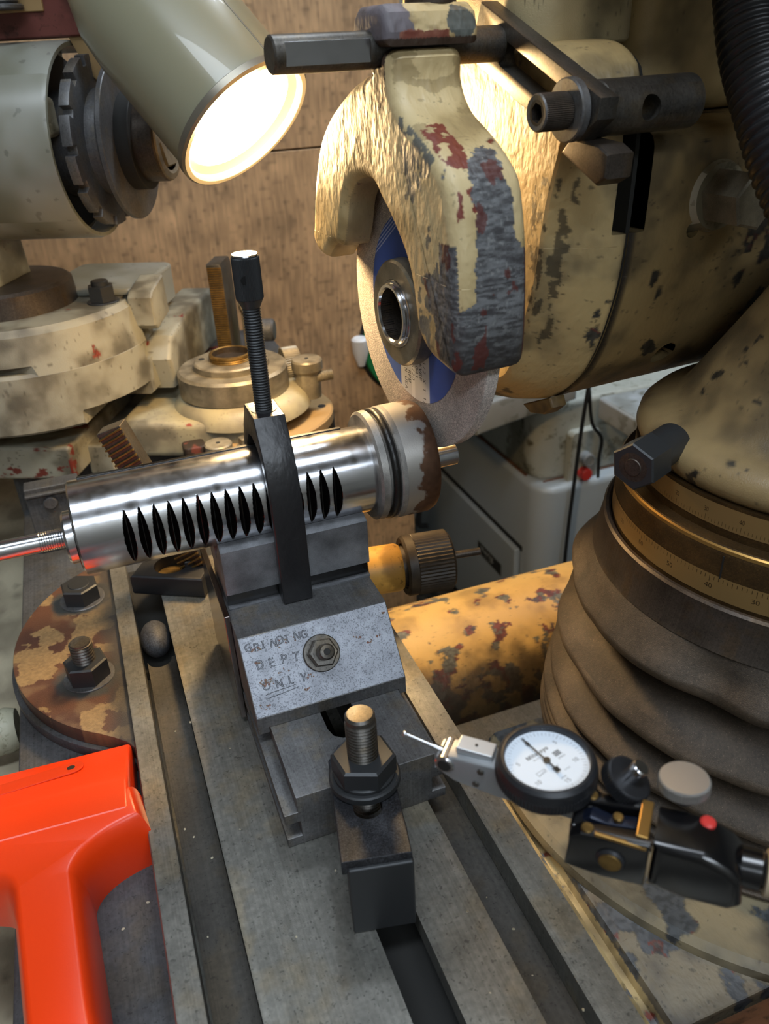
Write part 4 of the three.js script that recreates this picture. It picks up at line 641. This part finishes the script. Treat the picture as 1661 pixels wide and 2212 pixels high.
// ================================================================ workhead at the back left (turned -26 degrees)
{
  const t = thing('workhead', 'grey painted workhead with notched spindle nose on a round swivel base', 'workhead', [-52, 22, -844], -26);
  const O = 38;                                                      // slab top above the base
  const GP = (seed, base = 0x979585, base2 = 0x807c6c) => (x, y, z) => worn(x, y, z, { amount: -0.13, scale: 18, dirt: 0.85, seed, base: lin(base), base2: lin(base2), under: lin(0x7a2f22) });
  part(t, 'slide', painted(box(-300, 0, 0, O, -300, 0, 4), 3.4, (x, y, z) => { const n = fbm(x / 9, y / 6, z / 9, 4); if (z > -3 && (n > 0.6 && y < 16 || n > 0.6 && y > 34) || (x > -4 && z > -9 && n > 0.42)) return lin(0x6a2a20); return GP(61)(x, y, z); }), M.paintFlat);
  part(t, 'slide_rail', painted(box(-4, 26, -14, 22, -420, -40, 3), 4, GP(62)), M.paintFlat);
  const C = [-75, 0, -112];
  const cover = (r0, r1, y0, y1, e = 3) => lathe([[0, y0], [r0 - e, y0], [r0, y0 + e], [r1, y1 - e], [r1 - e, y1], [0, y1]], 'y', C, 128, 0.5);
  part(t, 'lower_swivel', painted(cut(cover(140, 136, O + 22, O + 84, 3), box(20, 80, O + 20, O + 38, -96, 0, 2), box(54, 80, O + 60, O + 100, -150, -100, 1)), 5, GP(63)), M.paintFlat);
  part(t, 'upper_swivel', painted(cut(cover(136, 128, O + 74, O + 126, 6), box(-160, 10, O + 60, O + 92, 6, 60, 1), box(38, 80, O + 64, O + 140, -128, -110, 1)), 5, GP(64)), M.paintFlat);
  part(t, 'jaw_block', painted(ext([[-152, O + 100], [-112, O + 92], [-104, O + 98], [-104, O + 128], [-112, O + 134], [-150, O + 142]], 'zy', 50, 78, 3, 3), 2.4, GP(65)), M.paintFlat);
  part(t, 'lower_jaw', painted(ext([[-300, O + 20], [-120, O + 20], [-112, O + 56], [-132, O + 78], [-190, O + 88], [-300, O + 88]], 'zy', 40, 84, 6, 4), 3, GP(66)), M.paintFlat);
  part(t, 'tray_plate', [ext(rrect(-60, 56, -250, -122, 14), 'xz', O + 126, O + 134, 3), box(48, 56, O + 92, O + 131, -240, -134, 3)], M.greyPaint);
  part(t, 'graduated_ring', lathe([[0, O + 120], [74, O + 120], [76, O + 124], [74, O + 148], [70, O + 151], [0, O + 152]], 'y', [-84, 0, -98], 128, 0.4), M.brownSteel);
  const nut = part(t, 'nut', [hexp('y', [0, 0, 0], 25, 0, 17, 0.4), cyl('y', [0, 0, 0], 9, 15, 22, 1), cyl('y', [0, 0, 0], 17, -3, 0.5, 0.5)], M.oxide, { at: [26, O + 127, -100] });
  part(t, 'neck', painted(ext([[-140, O + 148], [-40, O + 148], [-52, O + 172], [-70, O + 250], [-130, O + 250]], 'zy', -170, -66, 8, 4), 4, GP(67, 0xa9aa9b, 0x9a9b8c)), M.paintFlat);
  const A = [18, O + 281, -105];
  part(t, 'housing', cut(lathe([[0, -260], [86, -260], [88, -256], [88, 24], [86.5, 28], [0, 28]], 'x', A, 128, 0.4), cyl('x', A, 83, 4, 60, 0.5, 100), box(-22, 78, O + 330, O + 420, -190, -135, 2)), M.greyPaint);
  part(t, 'inner_face', lathe([[0, 6], [78, 6], [78, 4]], 'x', A, 80), M.dark);
  const N = part(t, 'spindle', [cyl('x', A, 48, 4, 56, 2, 80)], M.groundDark);
  // notched index plate
  const s = new THREE.Shape(); const K = 14; for (let i = 0; i < K; i++) { const a = i / K * 2 * Math.PI, w = 0.055; s[i ? 'lineTo' : 'moveTo'](76 * Math.cos(a + w), 76 * Math.sin(a + w)); for (let j = 1; j < 8; j++) { const b = a + w + (2 * Math.PI / K - 2 * w) * j / 8; s.lineTo(76 * Math.cos(b), 76 * Math.sin(b)); } const e = a + 2 * Math.PI / K - w; s.lineTo(76 * Math.cos(e), 76 * Math.sin(e)); s.lineTo(68 * Math.cos(e), 68 * Math.sin(e)); s.lineTo(68 * Math.cos(e + 2 * w), 68 * Math.sin(e + 2 * w)); }
  part(N, 'index_plate', ext(s, 'zy', 52, 62, 0.7).translate(0, A[1], A[2]), M.groundDark);
  part(N, 'slotted_plate', cut(cyl('x', A, 71, 65, 70, 0.6, 100), ...[-1.25, -1.55, -1.85, -2.15].map((a) => box(50, 80, -0.9, 0.9, 60, 80, 0.1).rotateX(-a).translate(0, A[1], A[2]))), M.groundDark);
  part(N, 'plate_gap', cyl('x', A, 44, 56, 84, 0.6, 80), M.dark);
  part(N, 'nose_ring', cut(lathe([[27, 72], [35, 72], [37, 74], [37, 103], [35, 106], [27, 106]], 'x', A, 90, 0.4), ...[0.75, -1.05, 2.4].map((a) => cyl('z', [88, 0, 0], 6.2, 20, 60, 0.1, 28).rotateX(-a).translate(0, A[1], A[2]))), M.brownSteel);
  part(N, 'nose_rim', lathe([[27, 105.9], [30, 107.6], [35.2, 106.6], [36.4, 105]], 'x', A, 90), M.tanSteel);
  part(N, 'collet', lathe([[0, 92], [8, 92], [10, 106], [25, 107.4], [27.2, 105]], 'x', A, 6, 0.1), M.tanSteel);
  for (const [y, z] of [[30, 60], [-62, 40], [-48, -60]]) part(t, 'face_screw', lathe([[4.5, 8], [4.5, 28], [8, 28], [9.5, 26], [9.5, 6]], 'x', [0, A[1] + y, A[2] + z], 28), M.groundDark);
  part(t, 'stop_lug', box(8, 40, A[1] + 10, A[1] + 44, A[2] + 44, A[2] + 66, 6), M.beige);
}
{
  const t = thing('handwheel', 'grey painted handwheel rim standing behind the workhead slide', 'handwheel', [73, 27, -1097], -26);
  part(t, 'rim', lathe([[50, -6], [60, -6], [64, -2], [64, 3], [60, 7], [50, 7], [47, 0], [50, -6]], 'x', [0, 60, 0], 90), M.greyPaint);
  part(t, 'hub', [cyl('x', [0, 60, 0], 16, -12, 12, 2), lathe([[0, -2], [50, -2], [50, 2], [0, 2]], 'x', [0, 60, 0], 60)], M.greyPaint);
  part(t, 'foot', box(-60, -8, -6, 62, -12, 12, 2), M.tableDark);
}
{ // red housing above the workhead
  const t = thing('overhead_bracket', 'dark red overhead bracket with a cream window panel at the upper left', 'machine bracket', [-52, 431, -844], -26);
  part(t, 'beam', ext([[-330, 0], [99, 0], [99, 170], [-330, 170]], 'xy', -140, -100, 3, 3), M.redBrown);
  const w = part(t, 'window_panel', box(-190, 30, 21, 110, -101, -97, 1), M.tan);
  part(w, 'glass_cup', [lathe([[0, 27], [13, 27], [15, 29], [15, 90], [0, 90]], 'y', [-2, 0, -84], 40), cyl('y', [-2, 0, -84], 19, 23, 27, 1)], M.groundDark);
  part(t, 'wooden_wedge', ext([[44, 2], [70, 2], [84, -30], [76, -46], [62, -34], [52, -16]], 'xy', -118, -104, 1.5), M.tan);
  part(t, 'pin', [cyl('y', [84, 0, -110], 6.5, -20, 2, 1), cyl('y', [85.5, 0, -110], 3, -40, -18, 1)], M.tan);
  part(t, 'hanger', box(-330, -200, 165, 1300, -240, -130, 4), M.redBrown);
}
{
  const t = thing('index_head', 'cream indexing head with stacked steel rings on a rounded base', 'indexing head', [138, 21, -895]);
  const Y = -21;
  part(t, 'base', painted(ext(rrect(-118, 42, -74, 74, 26), 'xz', 0, 42, 8, 5).rotateY(-26 * Math.PI / 180), 2.5, (x, y, z, nx, ny) => { if (ny > 0.5 && (Math.hypot(x + 44, z - 52) < 4 || Math.hypot(x + 64, z - 50) < 3.2)) return lin(0x8e4030); return worn(x, y, z, { amount: -0.16, dirt: 0.75, seed: 71, base: lin(0xaaa284), base2: lin(0x97907a) }); }), M.paintFlat);
  part(t, 'dome', painted(lathe([[0, 30], [80, 32], [79, 38], [75, 46], [70, 51], [64, 54], [0, 54]], 'y', [6, 0, 0], 120, 0.9), 2.5, (x, y, z) => worn(x, y, z, { amount: -0.2, dirt: 0.4, seed: 73, base: lin(0xaaa284), base2: lin(0x97907a) })), M.paintFlat);
  const r = part(t, 'outer_ring', [lathe([[0, 53], [60, 53], [62.5, 55], [62.5, 79], [59.5, 82], [0, 82]], 'y', [0, 0, 0], 120)], M.tanSteel);
  part(r, 'inner_ring', lathe([[0, 81], [42.5, 81], [42.5, 88.5], [40.5, 90], [0, 90]], 'y', [0, 0, 0], 100), M.tanSteel);
  part(r, 'threaded_nose', [lathe([[21, 89], [24.4, 89], [24.6, 91], [23.6, 92], [24.6, 93], [23.6, 94], [24.6, 95], [24, 97.5], [21.5, 98], [20.5, 97]], 'y', [0, 0, 0], 80)], M.brass);
  part(r, 'bore', lathe([[0, 91], [20.6, 91], [20.6, 97.5]], 'y', [0, 0, 0], 60), M.brownSteel);
  for (const [a, q] of [[-2.75, 34], [1.3, 53]]) part(r, 'hole', cyl('y', [q * Math.cos(a), 0, q * Math.sin(a)], 3.6, 70, q < 40 ? 90.4 : 82.4, 0.2, 20), M.dark);
  const f = part(t, 'drilled_flange', [lathe([[0, 6], [94, 6], [94, 16], [92, 18], [0, 18]], 'y', [20, 0, -8], 100)], M.tan);
  part(f, 'hole', cyl('y', [98, 0, 12], 5, 12, 18.5, 0.2, 24), M.dark);
  const p1 = part(t, 'lock_pin', cyl('y', [0, 0, 0], 15, -10, 16, 1.5), M.tanSteel, { at: [-40, 13, 86] }); part(p1, 'centre_hole', cyl('y', [0, 0, 0], 2.4, 12, 16.4, 0.2, 16), M.dark);
  part(t, 'chipped_lug', painted(ext(rrect(-76, -52, 58, 82, 5), 'xz', 0, 26, 2), 2, (x, y, z) => fbm(x / 8, y / 8, z / 8, 3) > 0.42 ? lin(0x2a211b) : lin(0x5d2f25)), M.paintFlat);
  part(t, 'bolt', [cyl('y', [-12, 0, 86], 11, 0, 20, 2), hexp('y', [-8, 0, 82], 16, 18, 28, 0.2)], M.tanSteel);
  const p2 = part(t, 'stop_post', lathe([[0, -20], [14, -20], [15, 10], [18, 14], [18, 24], [16.5, 26], [0, 26]], 'y', [0, 0, 0], 48), M.tanSteel, { at: [83, 56, 18] }); part(p2, 'centre_hole', cyl('y', [0, 0, 0], 2.4, 22, 26.4, 0.2, 16), M.dark);
  part(p2, 'side_screw', [thread('x', [0, 5, 8], 6.5, 8, 27, 2.2, 0.7)], M.tanSteel);
  part(t, 'knurled_screw', [knurl('x', [72, 62, -26], 22, -8, 12, 50, 0.8)], M.tanSteel);
}
{
  const t = thing('tooth_rest', 'tall steel tooth rest post with a fine toothed front edge behind the indexing head', 'tooth rest', [150, 21, -985], -24);
  part(t, 'post', ext([[-9, 0], [9, 0], [9, 172], [7, 178], [-9, 178]], 'xy', -34, 12, 0.8).translate(0, 0, 0), M.darkSteel);
  const teeth = []; for (let i = 0; i < 62; i++) teeth.push(box(-8.6, 8.6, 8 + i * 2.7, 10.0 + i * 2.7, 11.6, 13, 0.4)); part(t, 'toothed_edge', teeth, M.brass);
  for (const y of [140, 98]) part(t, 'hole', cyl('x', [0, y, -12], 3, -9.4, -8.6, 0.1, 20).scale(1, 1, 1), M.dark);
  part(t, 'side_screw', [thread('x', [0, 64, -4], 6.5, -26, -8, 3, 0.8)], M.darkSteel);
  part(t, 'back_arm', [ext([[18, 0], [36, 0], [34, 96], [26, 126], [18, 120]], 'xy', -30, -14, 2), cyl('z', [28, 122, -22], 11, -16, 16, 4)], M.tanSteel);
  part(t, 'pivot', [cyl('x', [0, 88, -24], 14, 34, 56, 2.5)], M.groundDark);
  part(t, 'foot', box(-30, 40, -4, 12, -50, 50, 2), M.redBrown);
}
{
  const t = thing('red_tray', 'shallow red metal tray behind the indexing head', 'tray', [95, 21, -1075], -10);
  part(t, 'rim', box(-75, 60, 42, 52, -4, 6, 2), M.red); part(t, 'bottom', box(-75, 60, 0, 44, -70, 2, 2), M.dark);
}
{ // serrated bar and black plate behind the tool holder
  const t = thing('serrated_bar', 'leaning serrated steel bar passing behind the round tool holder', 'serrated bar', [44, 0, -622]);
  const u = [-0.352, 0.936];   // up along the bar
  const g = box(-11, 11, 0, 162, -16, 0, 0.8), teeth = []; for (let i = 0; i < 32; i++) { const y = 4 + i * 4.9; teeth.push(ext([[-11, y], [11, y + 3], [11, y + 4.6], [-11, y + 1.6]], 'xy', -0.5, 2.4, 0.4)); }
  const b = part(t, 'bar', g, M.darkSteel, { rot: [0, -22, 20] });
  part(b, 'serrations', teeth, M.brass);
  part(t, 'foot', box(-14, 16, 0, 26, -20, -2, 2), M.oxide);
}
{
  const t = thing('black_plate', 'black machined plate with a round hole standing on the table', 'plate', [-17, 0, -632], -29);
  const pl = cut(ext([[0, 0], [66, 0], [66, 44], [2, 44]].map(([x, y]) => [x, -y]), 'xz', 0, 20, 3, 3), cyl('y', [30, 0, -21], 15, -5, 30, 0.1, 48));
  part(t, 'plate', pl, M.black);
  part(t, 'bushing', lathe([[0, 9], [14.4, 9], [14.6, 9.4], [0, 9.5]], 'y', [30, 0, -21], 48), M.brass, { label: 'brass coloured disc in the hole' });
}
{
  const t = thing('small_bracket', 'small dark bracket with a round screw head under the workhead slide', 'bracket', [-74, -28, -790]);
  part(t, 'bracket', [box(-26, 26, 0, 74, -20, 0, 1.5), box(-26, 24, 66, 69, -2, 5, 1)], M.tableDark);
  part(t, 'screw_head', cyl('z', [-4, 56, 0], 7, -1, 3, 1.2), M.groundDark);
}
// ---------------------------------------------------------------- machine lamp
{
  const D = V(0.424, -0.684, 0.594).normalize(), P = V(147, 362, -713);
  const t = thing('machine_lamp', 'lit green-grey cylindrical machine lamp shade shining on the grinding wheel', 'lamp', [P.x, P.y, P.z]);
  const tilt = new THREE.Quaternion().setFromUnitVectors(V(0, -1, 0), D); t.quaternion.copy(tilt); t.scale.setScalar(0.907);   // the shade opens along -y
  part(t, 'shade', lathe([[64, -2], [66, 0], [66, 118], [63, 150], [52, 182], [38, 196], [0, 200], [0, 197], [37, 193], [50, 179], [60.5, 149], [63, 118], [63, 0], [64, -2]], 'y', [0, 0, 0], 96, 0.6), M.lampShade);
  part(t, 'rim', lathe([[61, 2], [61, -2], [63, -4], [67, -4], [69, -2], [69, 4], [66, 6]], 'y', [0, 0, 0], 96), M.lampRim);
  part(t, 'seam', box(-0.8, 0.8, 8, 116, 65.4, 66.6, 0.3).rotateY(0.55), M.lampRim);
  part(t, 'lamp_glass', lathe([[0, 5], [30, 5.6], [55, 7], [55, 10], [0, 10]], 'y', [0, 0, 0], 64), M.lens);
  part(t, 'reflector', lathe([[62.6, 1], [60, 5], [55, 9.6], [50, 10.2]], 'y', [0, 0, 0], 64), M.oxide);
  part(t, 'arm', tube([[0, 196, 0], [0, 260, 4], [-20, 360, 40], [-40, 700, 60]], 11, 40, 16), M.oxide);
  const l = new THREE.PointLight(new THREE.Color().setRGB(...LAMP_COLOR), LAMP_POWER); const q = P.clone().addScaledVector(D, 12);
  l.position.set(q.x / 1000, (q.y + TABLE) / 1000, q.z / 1000); l.castShadow = true; l.shadow.radius = 2; l.name = 'lamp_glow'; scene.add(l);
}
// ================================================================ behind the machine on the right
{
  const t = thing('grey_cabinet', 'pale grey machine cabinet with rounded corners standing behind the grinder', 'cabinet', [798, FL, -1291]);
  const Y = -FL, rb = (x0, x1, y0, y1, z0, z1, r) => ext(rrect(x0, x1, -z1, -z0, r).getPoints(8).map((p) => [p.x, -p.y]).reverse(), 'xz', y0, y1, 14, 5);
  part(t, 'body', rb(0, 700, 20, Y - 412, -700, 0, 50), M.cab);
  part(t, 'plinth', box(10, 690, 0, 24, -690, -12, 3), M.dark);
  const d = part(t, 'door', box(-16, -1, 60, Y - 588, -660, -66, 4), M.cab);
  part(d, 'handle', tube([[-18, Y - 680, -540], [-42, Y - 690, -545], [-48, Y - 740, -555], [-40, Y - 790, -570], [-16, Y - 800, -575]], 8, 30, 12), M.groundDark);
  const np = canvasTex(512, 200, (c, w, h) => { c.fillStyle = '#2b2b28'; c.fillRect(0, 0, w, h); c.strokeStyle = '#8d8f8a'; c.lineWidth = 6; c.strokeRect(10, 10, w - 20, h - 20); c.fillStyle = '#b9bbb6'; c.font = 'bold 110px sans-serif'; c.fillText('Harig', 60, 112); c.font = '30px sans-serif'; c.fillText('MFG. CORP.', 150, 165); });
  part(d, 'nameplate', new THREE.PlaneGeometry(124, 34).rotateY(-Math.PI / 2).translate(-16.8, Y - 680, -186), std({ map: np, roughness: 0.5 }), { keepUV: true });
  part(d, 'door_screw', cyl('x', [0, Y - 700, -84], 6, -19, -15, 1), M.polished);
  part(t, 'door_gap', box(-3, 1, Y - 592, Y - 580, -680, -60, 0.5), M.dark);
  part(t, 'upper_body', ext(rrect(14, 560, 40, 600, 46).getPoints(8).map((p) => [p.x, -p.y]).reverse(), 'xz', Y - 414, Y - 236, 12, 5), M.cabDirty);
  part(t, 'oil_seam', [box(30, 690, Y - 417, Y - 409, -40, -37, 1), box(10, 16, Y - 417, Y - 409, -640, -80, 1)], M.rust);
  part(t, 'lid', ext([[-150, Y - 252], [72, Y - 216], [72, Y - 150], [-150, Y - 186]], 'xy', -640, 4, 10, 4), M.cabLid);
  const sw = part(t, 'switch_plate', ext(rrect(80, 150, Y - 428, Y - 300, 12), 'xy', -40, -18, 3, 3), M.cabDirty);
  part(sw, 'start_button', lathe([[8, -20], [14, -19], [14, 2], [11, 4], [10, 0], [0, 0]], 'z', [114, Y - 360, 0], 32), M.blackBtn);
  part(sw, 'stop_button', cyl('z', [114, Y - 396, 0], 13.5, -20, 0, 2), M.redBtn);
}
{
  const t = thing('second_cabinet', 'pale grey machine top partly hidden behind the column', 'cabinet', [914, FL, -1120]);
  const Y = -FL; part(t, 'top', box(0, 620, Y - 262, Y - 214, -162, 30, 8), M.cabLid); part(t, 'body', box(90, 560, 0, Y - 262, -150, 0, 8), M.cabDirty);
}
{
  const t = thing('power_cable', 'two black cables hanging down in front of the grey cabinet', 'cable', [868, -600, -1275]);
  part(t, 'cable', tube([[14, 420, 4], [6, 330, 4], [-2, 190, 4], [-8, 60, 4], [-12, -340, 4]], 4.2, 60, 10), M.cable);
  part(t, 'cable', tube([[14, 420, 4], [34, 330, 0], [62, 290, -4], [60, 250, -4], [64, 200, -6]], 3.6, 60, 10), M.cable);
}
{
  const t = thing('green_disc', 'dark green round cover with a clear bulb fitting behind the grinding wheel', 'machine cover', [566, -76, -1394]);
  part(t, 'disc', [cyl('z', [0, 0, 0], 104, -4, 6, 2, 90)], M.green);
  part(t, 'back_ring', cyl('z', [-3, 0, 0], 108, -6, -3, 1, 90), M.dark);
  part(t, 'bulb', lathe([[0, -34], [7, -32], [15, -6], [16, 18], [12, 22], [0, 22]], 'y', [-112, 2, 8], 32), M.white);
}
renderer.render(scene, camera);
